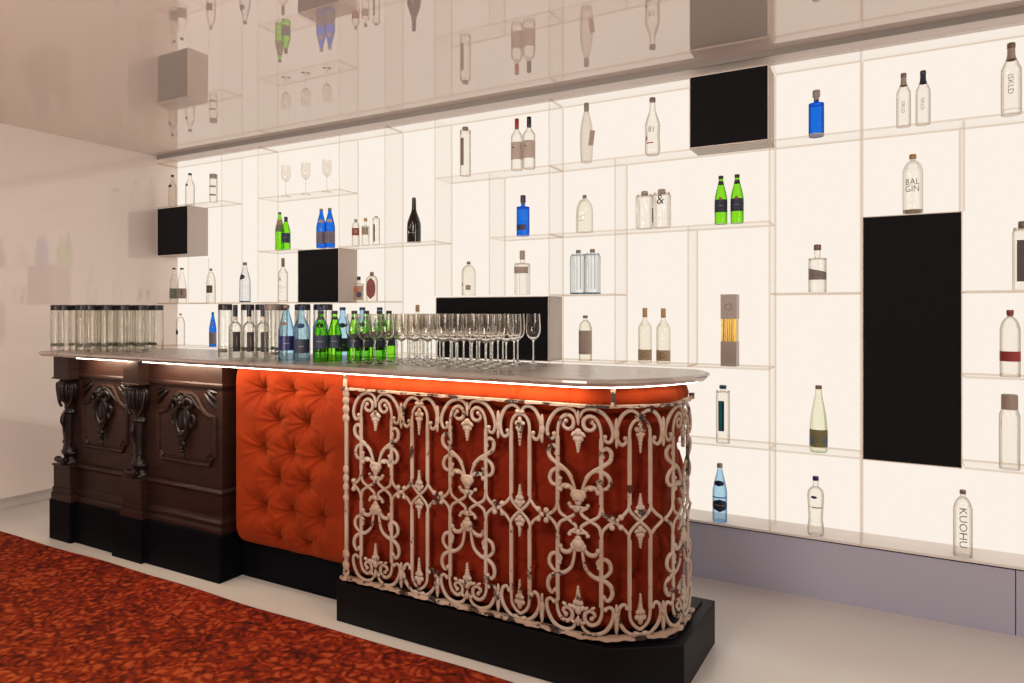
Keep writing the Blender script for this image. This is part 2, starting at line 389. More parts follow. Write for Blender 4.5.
# black-fronted display boxes slotted in the grid
def dbox(i0, i1, k0, k1, label):
    x0, x1, z0, z1 = GX(i0)+.0055, GX(i1)-.0055, zz(k0, i0)-(.010 if k0 != 5 else -.001), zz(k1, i0)-.0105
    t = thing('display_box', label, 'display box', ((x0+x1)/2, YF+.002, z0), group='black fronted boxes in the shelving')
    w = (x1-x0)/2; h = z1-z0; d = YB-YF-.006; b = .004
    MB().box(-w+b, w-b, .0, .006, b, h-b).build('front_panel', M_boxface, t)
    for s_ in (-1, 1): MB().box(*(sorted((s_*w, s_*(w-b)))), -.001, d, 0, h, [0,0,1,0,0,0]).build('side_panel', [M_boxside, M_boxedge], t)
    MB().box(-w+b, w-b, -.001, d, h-b, h, [0,0,1,0,0,0]).build('top_panel', [M_boxside, M_boxedge], t)
    MB().box(-w+b, w-b, -.001, d, 0, b, [0,0,1,0,0,0]).build('bottom_panel', [M_boxside, M_boxedge], t)
dbox(14, 13, 4, 5, 'small black fronted box in the far corner against the left wall')
dbox(10, 9, 3, 4, 'small square black box under the pair of royal blue bottles')
dbox(7, 5, 2, 3, 'wide low black box behind the wine glasses')
dbox(3, 2, 5, 6, 'square black box hanging at the ceiling above the green bottles')
dbox(1, 0, 1, 4, 'tall upright black box in the right part of the shelving')
# ------------------------------------------------------------------ bar: countertop
ZT = 1.155
slab = [(-4.55,2.30),(-4.52,2.27),(-1.04,2.27),(-.95,2.28),(-.86,2.32),(-.775,2.40),(-.70,2.51),(-.645,2.63),(-.625,2.71),(-.635,2.80),(-.675,2.88),(-.73,2.92),(-4.52,2.92),(-4.55,2.89)]
def inset(poly, d):
    cx = sum(p[0] for p in poly)/len(poly); out = []
    n = len(poly)
    for i in range(n):
        a = Vector(poly[i-1]); b = Vector(poly[i]); c_ = Vector(poly[(i+1) % n])
        n1 = Vector((-(b-a).y, (b-a).x)).normalized(); n2 = Vector((-(c_-b).y, (c_-b).x)).normalized()
        m = (n1+n2); m = m/max(m.length_squared/2, .3)
        out.append(tuple(b+m*d))
    return out
ct = thing('countertop', 'long satin grey bar countertop with moulded edge and rounded end', 'countertop', (-2.6, 2.6, ZT))
def local(poly): return [(x+2.6, y-2.6) for x, y in poly]
mb = MB(); lay = [(0., -.004), (.004, 0.), (.0, -.010), (-.0, -.016), (.016, -.034)]
rings = []
for ins, z in [(.010,0.),(.0,-.006),(.0,-.014),(.010,-.022),(.014,-.028)]:
    rings.append([(x, y, z) for x, y in local(inset(slab, ins))])
n = len(slab); vs = [v for r in rings for v in r]; fs = [tuple(range(n-1, -1, -1)), tuple((len(rings)-1)*n+i for i in range(n))]
for j in range(len(rings)-1): fs += [(j*n+i, j*n+(i+1) % n, (j+1)*n+(i+1) % n, (j+1)*n+i) for i in range(n)]
mb.add(vs, fs); mb.build('slab', M_zinc, ct)
led = [(x, y) for x, y in slab[1:9]]
def ledrun(pts, name='led_strip'):
    ins = pts; mb = MB(); w = .014
    P = [Vector(p) for p in pts]; L_ = []; R_ = []
    for i in range(len(P)):
        t = (P[min(i+1, len(P)-1)]-P[max(i-1, 0)]).normalized(); nn = Vector((-t.y, t.x))
        L_.append(P[i]+nn*.040); R_.append(P[i]+nn*(.040+w))
    vs = [(p.x+2.6, p.y-2.6, z) for z in (-.0283, -.0350) for p in L_+R_]; k = len(P); fs = []
    for i in range(k-1):
        fs += [(i, i+1, k+i+1, k+i), (2*k+i, 3*k+i, 3*k+i+1, 2*k+i+1), (i, 2*k+i, 2*k+i+1, i+1), (k+i, k+i+1, 3*k+i+1, 3*k+i)]
    o = mb.add(vs, fs).build(name, M_led, ct); o['label'] = 'glowing white light strip under the front edge'
ledrun([(-4.19,2.27),(-3.72,2.27)]); ledrun([(-3.56,2.27)]+[(x, y) for x, y in slab[2:9]])

# ------------------------------------------------------------------ bar: carved wooden cabinet
wc = thing('carved_bar_cabinet', 'dark carved wooden bar front with two columns and two panels', 'bar cabinet', (-3.8, 2.62, 0))
WX = 3.8; WY = -2.62
def wbox(mb, x0, x1, y0, y1, z0, z1): return mb.box(x0+WX, x1+WX, y0+WY, y1+WY, z0, z1)
# plinth with breaks under the posts
mb = MB(); pl = [(-4.545,2.344),(-4.318,2.344),(-4.318,2.372),(-3.90,2.372),(-3.90,2.344),(-3.625,2.344),(-3.625,2.366),(-3.010,2.366),(-3.010,2.86),(-4.545,2.86)]
mb.prism([(x+WX, y+WY) for x, y in pl], 0, .243); mb.build('plinth', M_black, wc, bevel=.004)
def stepped(name, prof, mat, x0, x1, yb=2.82, ends=True):
    """moulding: prof = [(projection, z)], mitred around front and both ends"""
    mb = MB(); rings = []
    for pr, z in prof: rings.append([(x0-pr+WX, yb+WY, z), (x0-pr+WX, 2.41-pr+WY, z), (x1+pr+WX, 2.41-pr+WY, z), (x1+pr+WX, yb+WY, z)])
    vs = [v for r in rings for v in r]; K = len(rings)
    fs = [(3,2,1,0), tuple((K-1)*4+i for i in range(4))]+[(j*4+i, j*4+(i+1) % 4, (j+1)*4+(i+1) % 4, (j+1)*4+i) for j in range(K-1) for i in range(4)]
    return mb.add(vs, fs).build(name, mat, wc)
X0, X1 = -4.49, -3.045
stepped('base_moulding', [(.024,.243),(.024,.262),(.016,.276),(.016,.286),(.026,.292),(.026,.302),(.010,.312),(.006,.322)], M_wood, X0, X1)
stepped('lower_rail', [(.004,.322),(.004,.435),(.018,.447),(.022,.456),(.006,.468)], M_wood, X0, X1)
stepped('body', [(-.012,.468),(-.012,1.01)], M_wood, X0, X1)
stepped('frieze', [(.004,1.0),(.004,1.012),(.0,1.02),(.0,1.12)], M_wood, X0, X1)
# posts: blocks at top, pedestals at the foot
for px0, px1 in ((-4.50,-4.345),(-3.795,-3.655)):
    po = MB(); wbox(po, px0, px1, 2.345, 2.42, .992, 1.12); wbox(po, px0-.008, px1+.008, 2.338, 2.42, .985, .995)
    po.build('post_block', M_wood, wc, bevel=.003); po = MB()
    wbox(po, px0-.012, px1+.012, 2.352, 2.42, .322, .452); wbox(po, px0-.02, px1+.02, 2.346, 2.42, .452, .464)
    wbox(po, px0-.03, px1+.03, 2.346, 2.42, .243, .288); wbox(po, px0-.022, px1+.022, 2.350, 2.42, .288, .322)
    po.build('pedestal', M_wood, wc, bevel=.003)
def carved_column(xc):
    mb = MB(); x = xc+WX; y = 2.405+WY
    # capital: swelling acanthus vase
    prof = [(.034,.800),(.040,.812),(.036,.822),(.050,.845),(.068,.880),(.076,.915),(.074,.945),(.060,.965),(.066,.975),(.072,.985)]
    mb.lathe(prof, 24, x, y, 0, .92, .80)
    for k in range(9):   # leaf ribs on the vase
        a = PI+PI*(k+.5)/9
        pts = [(x+(r*.92+.004)*math.cos(a), y+(r*.80+.004)*math.sin(a), z) for r, z in prof[3:9]]
        mb.tube(spline(pts, 3), [.003+.006*math.sin(PI*i/15) for i in range(16)], 6)
    for s_ in (-1, 1):   # side scroll handles
        pts = [(x+s_*dx, y-.02+dy, z) for dx, dy, z in [(.040,-.01,.815),(.058,-.012,.835),(.072,-.012,.870),(.084,-.012,.915),(.086,-.012,.945),(.074,-.012,.958),(.060,-.014,.948),(.060,-.016,.930),(.070,-.018,.926)]]
        mb.tube(spline(pts, 4), .0085, 7)
    mb.ball((x, y-.052, .962), .020, .016, .014)
    # collar and tapering shaft
    mb.lathe([(.044,.772),(.050,.780),(.044,.790),(.036,.800)], 16, x, y, 0, 1, .75)
    vs = []
    sec = [(.040,.772,.040),(.036,.740,.038),(.034,.66,.034),(.030,.585,.030),(.034,.555,.036),(.042,.540,.044)]
    for w, z, d in sec: vs += [(x-w, y, z), (x-w, y-d*.7, z), (x-w*.6, y-d, z), (x+w*.6, y-d, z), (x+w, y-d*.7, z), (x+w, y, z)]
    K = len(sec); fs = [(j*6+i, j*6+i+1, (j+1)*6+i+1, (j+1)*6+i) for j in range(K-1) for i in range(5)]+[tuple(range(6)), tuple((K-1)*6+5-i for i in range(6))]
    mb.add(vs, fs)
    for s_ in (-1, 1):   # pendant husks down the shaft sides and front flutes
        mb.tube([(x+s_*.036, y-.020, .77), (x+s_*.034, y-.020, .66), (x+s_*.032, y-.018, .60)], [.010,.008,.004], 7)
        mb.ball((x+s_*.034, y-.020, .596), .008, .008, .014)
    mb.tube(spline([(x, y-.042, .765), (x, y-.046, .73), (x, y-.038, .69), (x, y-.036, .655)], 4), [.012,.013,.014,.014,.015,.014,.012,.010,.008,.006,.004,.003,.002], 8)
    for k in range(3): mb.ball((x, y-.048+.004*k, .752-.026*k), .013-.002*k, .009, .014)
    # foot: scrolls and torus
    mb.lathe([(.048,.520),(.056,.528),(.054,.538),(.042,.544)], 16, x, y, 0, 1, .8)
    mb.lathe([(.062,.464),(.066,.474),(.060,.486),(.046,.492),(.040,.505),(.046,.520)], 18, x, y, 0, .95, .8)
    for s_ in (-1, 1):
        mb.tube([(x+s_*.028, y-.052, .495), (x+s_*.048, y-.052, .495)], .018, 12); mb.ball((x+s_*.048, y-.052, .495), .009)
    mb.tube([(x-.03, y-.058, .492), (x+.03, y-.058, .492)], .014, 12)
    mb.build('carved_column', M_carve, wc, smooth=True, angle=50)
carved_column(-4.425); carved_column(-3.725)
def carved_panel(xc, w):
    x = xc+WX; y0 = 2.422+WY
    # outline: stepped lower corners, shoulders and ogee top
    half = [(0,.955),(.035,.955),(.075,.945),(.110,.905),(.150,.862),(.195,.842),(w,.842)]
    low = [(w,.842),(w,.628),(w-.022,.620),(w-.034,.600),(w-.036,.582)]
    right = spline(half, 4)[:-1]+[Vector(p) for p in low]
    outline = [(p[0], p[1]) for p in right]; outline += [(-p[0], p[1]) for p in reversed(right)][:-1]
    fr = MB(); m = len(outline)
    pts = [(x+a, y0-.004, b) for a, b in outline]
    fr.tube(pts, .0125, 8, closed=True); fr.tube([(x+a*.90, y0-.001, (b-.76)*.90+.76) for a, b in outline], .007, 6, closed=True)
    fr.build('panel_frame', M_wood, wc, smooth=True)
    f = MB(); vs = [(x+a*.86, y0-.008, (b-.76)*.86+.76) for a, b in outline]+[(x+a*.90, y0+.006, (b-.76)*.90+.76) for a, b in outline]
    f.add(vs, [tuple(range(m-1, -1, -1)), tuple(range(m, 2*m))]+[(i, (i+1) % m, m+(i+1) % m, m+i) for i in range(m)]).build('panel_field', M_wood, wc)
    # cartouche
    o = MB(); yc = y0-.022
    ring = [(x+.052*math.cos(a)*(1+.12*math.sin(a)), yc-.006, .812+.078*math.sin(a)) for a in [2*PI*k/28 for k in range(28)]]
    o.tube(ring, [.012+.003*math.sin(3*2*PI*k/28) for k in range(28)], 8, closed=True)
    o.ball((x-.008, yc+.004, .808), .040, .016, .060)
    for s_ in (-1, 1):
        S = lambda L_: spline([(x+s_*a, yc+d, b) for a, d, b in L_], 4)
        o.tube(S([(.02,-.01,.90),(.045,-.014,.925),(.075,-.010,.915),(.080,-.006,.890),(.062,-.008,.878),(.052,-.010,.892)]), .0095, 7)
        o.tube(S([(.055,-.004,.85),(.088,0,.835),(.092,.002,.80),(.070,.0,.775),(.066,-.002,.80)]), .008, 7)
        o.tube(S([(.05,-.006,.76),(.030,-.008,.725),(.012,-.008,.700),(.020,-.008,.680)]), .009, 7)
        o.tube(S([(.02,-.006,.945),(.070,-.002,.932),(.110,.004,.890),(.150,.010,.862)]), [.013-.0008*i for i in range(13)], 7)
    for k in range(7):
        a = PI*(k+.5)/7; o.tube([(x, yc-.010, .895), (x+.028*math.cos(a), yc-.018, .905+.022*math.sin(a)), (x+.042*math.cos(a), yc-.008, .905+.038*math.sin(a))], [.004,.008,.005], 6)
    o.ball((x, yc-.016, .902), .014)
    for k, (z, r) in enumerate([(.735,.026),(.708,.022),(.684,.018),(.662,.013),(.645,.009)]): o.ball((x+.004*(-1)**k, yc-.004, z), r, .014, r*.95)
    o.ball((x+.006, yc+.0, .622), .007, .007, .015)
    for s_ in (-1, 1):   # spandrel leaves
        S = lambda L_: spline([(x+s_*a, y0+d, b) for a, d, b in L_], 4)
        o.tube(S([(w+.012,.002,.880),(w-.015,-.006,.910),(w-.045,-.008,.935),(w-.085,-.002,.958)]), [.004,.007,.010,.012,.013,.013,.012,.011,.010,.008,.006,.005,.003], 7)
        o.tube(S([(w+.014,.002,.925),(w-.010,-.004,.945),(w-.040,-.006,.965),(w-.065,.0,.975)]), [.004,.006,.009,.011,.012,.012,.011,.010,.009,.007,.006,.005,.003], 7)
        o.tube(S([(w+.010,.002,.968),(w-.020,-.004,.972),(w-.050,-.004,.982)]), [.005,.008,.010,.011,.010,.009,.007,.005,.003], 7)
        o.ball((x+s_*(w-.004), y0+.002, .900), .013, .008, .012); o.ball((x+s_*(w-.05), y0+.002, .952), .014, .009, .010)
    o.build('cartouche', M_carve, wc, smooth=True)
carved_panel(-4.085, .215); carved_panel(-3.345, .235)

# ------------------------------------------------------------------ upholstered middle panel
def button_field(rows, x0, step, off):
    out = []
    for j, z in enumerate(rows):
        x = x0+(off if j % 2 else 0)
        while x < 2.3: out.append((x, z)); x += step
    return out
ROWS = [1.0,.85,.70,.555,.405,.258]
def hsh(a, b): 
    v = math.sin(a*127.1+b*311.7)*43758.5453; return v-math.floor(v)
def pad(s, z, btn, depth):
    """how far the padding stands out at (s,z), 0 at the buttons"""
    d = 1.; w = 0.
    for bx, bz in btn:
        dx, dz = s-bx, z-bz; r = math.hypot(dx, dz)
        if r > .20: continue
        d -= .55*math.exp(-(r/.020)**2)+.62*math.exp(-(r/.066)**2)
        if r > .004:
            th = math.atan2(dz, dx); ph = hsh(bx, bz)*6.28
            env = min(r/.02, 1)*math.exp(-r/.055)
            w += env*(.15*math.sin(6*th+ph)+.12*math.sin(10*th+2.3*ph+r*12)+.08*math.sin(17*th+ph*4))
        # soft pleat toward the diagonal neighbours
        for ux, uz in ((.1,.147),(-.1,.147),(.1,-.147),(-.1,-.147)):
            l2 = ux*ux+uz*uz; t = (dx*ux+dz*uz)/l2
            if 0 < t < .55:
                px = dx-ux*t; pz = dz-uz*t; d -= .10*(1-t/.55)*math.exp(-(math.hypot(px, pz)/.010)**2)
    return depth*(d+w)
def button_mesh():
    return MB().lathe([(.0,-.004),(.010,-.003),(.0125,.0),(.010,.005),(.0,.007)], 12, capb=False, capt=False)
def place_buttons(btn, fpos, parent, mat, ok):
    src = None
    for bx, bz in btn:
        if not ok(bx, bz): continue
        p, nv = fpos(bx, bz)
        if src is None:
            o = button_mesh().build('button', mat, parent, smooth=True); src = o
        else:
            o = src.copy(); C.objects.link(o); o.parent = parent
        o.location = p+nv*.002
        o.rotation_mode = 'QUATERNION'; o.rotation_quaternion = nv.to_track_quat('Z', 'Y')
up = thing('upholstered_bar_section', 'deep buttoned burnt orange velvet panel between carved wood and ironwork', 'bar panel', (-2.58, 2.62, 0))
btn = [b for b in button_field(ROWS, -3.20, .2, .1) if -2.85 < b[0] < -2.35]
UX0, UX1 = -3.009, -2.198
def upos(s, z):
    e = min(1, max(0, (s-UX0)/.05))**.5*min(1, max(0, (UX1-s)/.04+.35))**.5
    bot = 1-max(0, (.30-z)/.115)**2; bot = max(bot, 0)**.5
    top = 1-max(0, (z-1.05)/.09)**2*.35
    d = .035+pad(s, z, btn, .066)
    y = 2.530-d*e*bot*top
    return Vector((s, y, z))
mb = MB(); nx, nz = 180, 190; vs = []
for j in range(nz+1):
    for i in range(nx+1):
        s = UX0+(UX1-UX0)*i/nx; z = .190+(1.116-.190)*j/nz
        p = upos(s, z); vs.append((p.x+2.58, p.y-2.62, p.z))
fs = [(j*(nx+1)+i, j*(nx+1)+i+1, (j+1)*(nx+1)+i+1, (j+1)*(nx+1)+i) for j in range(nz) for i in range(nx)]
mb.add(vs, fs).build('velvet_padding', M_velvet, up, smooth=True, angle=180)
place_buttons(btn, lambda s, z: (upos(s, z)+Vector((2.58,-2.62,0)), Vector((0,-1,0))), up, M_velvet_shaded, lambda s, z: UX0+.04 < s < UX1-.03)
MB().box(-3.008+2.58, -2.20+2.58, 2.527-2.62, 2.86-2.62, .185, 1.118).build('carcass', M_charcoal, up)
MB().box(-3.005+2.58, -2.20+2.58, 2.512-2.62, 2.86-2.62, 0, .183).build('plinth', M_black, up)

# ------------------------------------------------------------------ path round the bar end (arc-length)
def round_path(corners, rad, step=.01):
    P = [Vector(c) for c in corners]; out = [P[0]]
    for i in range(1, len(P)-1):
        a = (P[i-1]-P[i]).normalized(); b = (P[i+1]-P[i]).normalized()
        q = [P[i]+a*rad, P[i], P[i]+b*rad]
        for k in range(13):
            t = k/12; out.append(q[0]*(1-t)**2+q[1]*2*t*(1-t)+q[2]*t*t)
    out.append(P[-1]); 
    acc = [0.]
    for i in range(1, len(out)): acc.append(acc[-1]+(out[i]-out[i-1]).length)
    return out, acc
class Path:
    def __init__(s, corners, rad, s0): s.P, s.A = round_path(corners, rad); s.s0 = s0; s.L = s.A[-1]
    def at(s, q):
        q = q-s.s0; P, A = s.P, s.A
        if q <= 0: i = 0
        elif q >= A[-1]: i = len(P)-2
        else:
            i = 0
            while A[i+1] < q: i += 1
        t = (q-A[i])/(A[i+1]-A[i]); p = P[i]+(P[i+1]-P[i])*t
        j0, j1 = max(i-1, 0), min(i+2, len(P)-1)
        d0 = (P[i+1]-P[j0]).normalized(); d1 = (P[j1]-P[i]).normalized(); tt = min(max(t, 0), 1)
        d = (d0*(1-tt)+d1*tt).normalized()
        return p, Vector((d.y, -d.x))   # outward normal
be = thing('upholstered_bar_end', 'rounded bar end in burnt orange buttoned velvet with painted shade on black plinth', 'bar counter', (-1.4, 2.62, 0))
BX, BY = 1.4, -2.62
def bl(v, z): return (v[0]+BX, v[1]+BY, z)
epath = Path([(-2.19,2.455),(-.97,2.455),(-.815,2.58),(-.815,2.84)], .10, -2.19)
btn2 = button_field(ROWS[1:], -2.145, .2, .1)
ztop = 1.02
def epos(s, z):
    p, nv = epath.at(s)
    bot = max(0, 1-max(0, (.24-z)/.05)**2)**.5
    d = (.030+pad(s, z, btn2, .040))*bot
    if z > .985: d = .02+(d-.02)*max(0, (1.03-z)/.045)
    q = p+nv*d
    return Vector((q.x, q.y, z)), Vector((nv.x, nv.y, 0))
mb = MB(); nx, nz = 210, 100; vs = []
S0, S1 = -2.19, -2.19+epath.L
for j in range(nz+1):
    for i in range(nx+1):
        p, _ = epos(S0+(S1-S0)*i/nx, .192+(ztop-.192)*j/nz); vs.append(bl(p, p.z))
fs = [(j*(nx+1)+i, j*(nx+1)+i+1, (j+1)*(nx+1)+i+1, (j+1)*(nx+1)+i) for j in range(nz) for i in range(nx)]
mb.add(vs, fs).build('velvet_padding', M_velvet_shaded, be, smooth=True, angle=180)
def fp(s, z):
    p, nv = epos(s, z); return Vector(bl(p, p.z)), nv
place_buttons(btn2, fp, be, M_velvet_shaded, lambda s, z: S0+.03 < s < S1-.03)
# rolled top edge
mb = MB(); K = 150; prof = [(.020,1.012),(.058,1.018),(.080,1.040),(.086,1.066),(.078,1.092),(.060,1.110),(.0,1.116)]
vs = []
for i in range(K+1):
    s = S0+(S1-S0)*i/K; p, nv = epath.at(s)
    for j, (d, z) in enumerate(prof):
        x = (s*5.2+.18*math.sin(s*9)) % 1.
        cre = .010*math.exp(-((x-.5)/.045)**2)+.0025*math.sin(s*70+j*.6)*math.sin(s*13)
        q = p+nv*(d-(cre if 0 < j < 6 else 0)); vs.append(bl(q, z))
m_ = len(prof); fs = [(i*m_+j, (i+1)*m_+j, (i+1)*m_+j+1, i*m_+j+1) for i in range(K) for j in range(m_-1)]
mb.add(vs, fs).build('top_roll', M_velvet, be, smooth=True, angle=180)
core = [(p.x, p.y) for p in epath.P]; core = inset(core+[(-2.19,2.84)], .004)
MB().prism([(x+BX, y+BY) for x, y in core], .19, 1.116).build('carcass', M_charcoal, be)
pp = [(-2.194,2.344),(-.895,2.344),(-.660,2.503),(-.648,2.955),(-2.194,2.955)]
mb = MB(); mb.prism([(x+BX, y+BY) for x, y in pp], 0, .180)
mb.prism([(x+BX, y+BY) for x, y in inset(pp, .042)], .180, .190)
mb.build('plinth', M_charcoal, be, bevel=.003)
# ------------------------------------------------------------------ ironwork grille
ig = thing('iron_grille', 'ornate cream painted cast iron scroll grille with chipped paint', 'grille', (-1.4, 2.62, 0))
gpath = Path([(-2.172,2.352),(-.925,2.352),(-.705,2.53),(-.705,2.77)], .10, -2.172)
ZTOP = 1.050
def gp(s, t, out=0.):
    p, nv = gpath.at(s); p = p+nv*out
    return Vector((p.x+BX, p.y+BY, ZTOP-t*.848/.848))
def axis(s): 
    _, nv = gpath.at(s); return Vector((nv.x, nv.y, 0))
def scroll(mb, sc, pts, mir, r=.0066, out=0., k=5, knob=True, taper=True):
    P = spline(pts, k); Q = [gp(sc+mir*p[0], p[1], out) for p in P]; ax = [axis(sc+mir*p[0]) for p in P]
    n_ = len(Q); R = [r*(1 if not taper else (.78+.45*math.sin(PI*min(1, i/n_)))) for i in range(n_)]
    mb.tube(Q, R, 8, flat=(ax, .8))
    if knob: mb.ball(Q[-1], r*1.35, r*1.35, r*1.35, 10, 6)
def leafball(mb, s, t, w, h, rot=0., out=.004, d=.008):
    c_ = gp(s, t, out); nv = axis(s); n0 = len(mb.v)
    mb.ball((0,0,0), w, d, h, 10, 6, rot=rot)
    tx = Vector((-nv.y, nv.x, 0))   # along the rail
    for i in range(n0, len(mb.v)):
        a = Vector(mb.v[i]); q = c_+tx*a.x-nv*a.y+Vector((0,0,a.z)); mb.v[i] = tuple(q)
def finial(mb, s, t0, t1, w):
    """leafy finial with its root at t0 and its tip at t1"""
    d = t1-t0; h = abs(d); sg = 1 if d > 0 else -1
    leafball(mb, s, t0+d*.18, w*.55, h*.16); 
    for m in (-1, 1):
        leafball(mb, s+m*w*.62, t0+d*.26, w*.55, h*.09, rot=-sg*m*.7)
        leafball(mb, s+m*w*.42, t0+d*.44, w*.42, h*.10, rot=-sg*m*.9)
    leafball(mb, s, t0+d*.48, w*.62, h*.17)
    for k in range(4): leafball(mb, s, t0+d*(.62+.11*k), w*(.46-.09*k), h*.085)
    leafball(mb, s, t0+d*.97, w*.12, h*.06)
def bar(s, t0, t1, r=.0085):
    mb = MB(); K = 8; Q = [gp(s, t0+(t1-t0)*i/K) for i in range(K+1)]; mb.tube(Q, r, 8, flat=([axis(s)]*(K+1), .85))
    mb.build('bar', M_iron, ig, smooth=True)
def Wmotif(sc):
    M = [MB() for _ in range(5)]
    for m in (-1, 1):
        mb = M[0]
        S = lambda pts, **k: scroll(mb, sc, pts, m, **k)
        # crest arches and volutes
        S([(.004,.045),(.018,.020),(.050,.010),(.090,.026),(.118,.062),(.129,.100),(.119,.130),(.101,.128),(.099,.112)])
        S([(.085,.130),(.083,.085),(.068,.050),(.042,.038),(.020,.055),(.024,.082),(.046,.090),(.062,.075),(.050,.060)])
        # small ear and lyre arm
        mb = M[1]
        S([(.094,.190),(.088,.168),(.104,.155),(.121,.170),(.117,.200),(.087,.222),(.049,.246),(.026,.280),(.012,.322)], r=.0072)
        S([(.026,.268),(.045,.248),(.075,.240),(.106,.252),(.118,.280),(.104,.302),(.078,.298),(.074,.278)])
        S([(.012,.335),(.032,.306),(.060,.302),(.074,.318)], r=.0075)
        leafball(mb, sc+m*.045, .306, .012, .007, rot=-m*.3)
        # knobs and lattice
        mb = M[2]
        S([(.006,.375),(.026,.380),(.036,.368)], r=.006)
        S([(.034,.376),(.012,.390),(.014,.404),(.045,.424),(.076,.444),(.085,.478)], knob=False, taper=False)
        S([(.034,.472),(.012,.458),(.014,.444),(.045,.424),(.076,.404),(.085,.370)], knob=False, taper=False)
        S([(.085,.345),(.089,.385),(.106,.408),(.130,.424)], knob=False, taper=False)
        S([(.085,.503),(.089,.463),(.106,.440),(.130,.424)], knob=False, taper=False)
        S([(.006,.473),(.026,.468),(.036,.480)], r=.006)
        # lower lyre
        mb = M[3]
        S([(.012,.512),(.036,.545),(.062,.548),(.074,.532)], r=.0075)
        S([(.012,.520),(.026,.595),(.058,.628),(.096,.640),(.120,.660),(.125,.690),(.110,.712),(.094,.700)], r=.0072)
        S([(.058,.628),(.096,.626),(.119,.602),(.114,.572),(.092,.560),(.072,.574),(.078,.594)])
        # base
        mb = M[4]
        S([(.006,.790),(.022,.826),(.060,.838),(.100,.824),(.125,.786),(.130,.750),(.116,.736),(.100,.744)])
        S([(.085,.716),(.087,.760),(.074,.794),(.048,.806),(.027,.791),(.026,.766),(.046,.754),(.062,.768),(.050,.782)])
        for (a, b) in ((.02,.800),(.030,.745),(.055,.742)): leafball(mb, sc+m*a, b, .011, .006, rot=m*.5)
    for q, nm in zip(M, ('crest_scroll','lyre_scroll','lattice','lyre_scroll','base_scroll')): q.build(nm, M_iron, ig, smooth=True, angle=70)
    cup = MB()
    leafball(cup, sc, .338, .026, .022, d=.012); leafball(cup, sc, .322, .020, .012); leafball(cup, sc, .358, .013, .012); leafball(cup, sc, .380, .009, .012)
    for m in (-1, 1): leafball(cup, sc+m*.02, .326, .010, .016, rot=m*.5)
    cup.build('acanthus_cup', M_iron, ig, smooth=True, angle=70); cup = MB()
    leafball(cup, sc, .512, .026, .022, d=.012); leafball(cup, sc, .528, .020, .012); leafball(cup, sc, .492, .013, .012); leafball(cup, sc, .468, .009, .012)
    for m in (-1, 1): leafball(cup, sc+m*.02, .524, .010, .016, rot=-m*.5)
    cup.build('acanthus_cup', M_iron, ig, smooth=True, angle=70)
    f = MB(); finial(f, sc, .082, .172, .027); leafball(f, sc, .045, .006, .03); f.build('finial', M_iron, ig, smooth=True, angle=70)
    f = MB(); finial(f, sc, .775, .668, .024); leafball(f, sc, .795, .006, .02); f.build('finial', M_iron, ig, smooth=True, angle=70)
    for m in (-1, 1): bar(sc+m*.085, .120, .360); bar(sc+m*.085, .490, .735)
def Nmotif(sc):
    M = [MB() for _ in range(3)]
    for m in (-1, 1):
        mb = M[0]
        S = lambda pts, **k: scroll(mb, sc, pts, m, **k)
        S([(.0,.042),(.014,.024),(.038,.016),(.068,.034),(.088,.078),(.086,.122),(.070,.142),(.054,.132),(.056,.118)])
        S([(.040,.130),(.038,.085),(.022,.056),(.0,.048)], knob=False, taper=False)
        mb = M[1]
        S([(.040,.345),(.042,.372),(.030,.396),(.0,.424),(-.030,.452),(-.042,.476),(-.040,.503)], knob=False, taper=False)
        S([(.040,.372),(.062,.398),(.090,.424),(.062,.450),(.040,.476)], knob=False, taper=False)
        mb = M[2]
        S([(.0,.838),(.036,.836),(.066,.812),(.083,.774),(.079,.740),(.062,.726),(.049,.740)])
        S([(.040,.735),(.037,.780),(.022,.806),(.0,.822)], knob=False, taper=False)
        leafball(mb, sc+m*.016, .834, .014, .008, rot=m*.3); leafball(M[0], sc+m*.010, .040, .012, .008, rot=m*.5)
    for q, nm in zip(M, ('crest_scroll','lattice','base_scroll')): q.build(nm, M_iron, ig, smooth=True, angle=70)
    for a, b, w in ((.055,.170,.019),(.412,.322,.021),(.436,.520,.021),(.805,.690,.020)):
        f = MB(); finial(f, sc, a, b, w); f.build('finial', M_iron, ig, smooth=True, angle=70)
    for m in (-1, 1): bar(sc+m*.040, .120, .360); bar(sc+m*.040, .490, .745)
def junction(s, quatre=True):
    for a, b in ((.040,.150),(.835,.725)):
        f = MB(); d = b-a
        leafball(f, s, a+d*.3, .008, abs(d)*.30); leafball(f, s, a+d*.55, .011, abs(d)*.22); leafball(f, s, a+d*.85, .006, abs(d)*.18)
        f.build('spindle', M_iron, ig, smooth=True, angle=70)
    if quatre:
        q = MB()
        for a in (-1, 1):
            for b in (-1, 1): q.ball(gp(s+a*.0165, .424+b*.0185, .003), .0115, .009, .0115, 10, 6)
        q.ball(gp(s, .424, .004), .009, .009, .009, 10, 6)
        q.build('quatrefoil', M_iron, ig, smooth=True, angle=70)
for sc in (-1.970, -1.4965, -1.012, -.550): Wmotif(sc)
for sc in (-1.7355, -1.256, -.782): Nmotif(sc)
for s in (-1.830,-1.642,-1.352,-1.160): junction(s)
junction(-.872, True); junction(-.690, False)
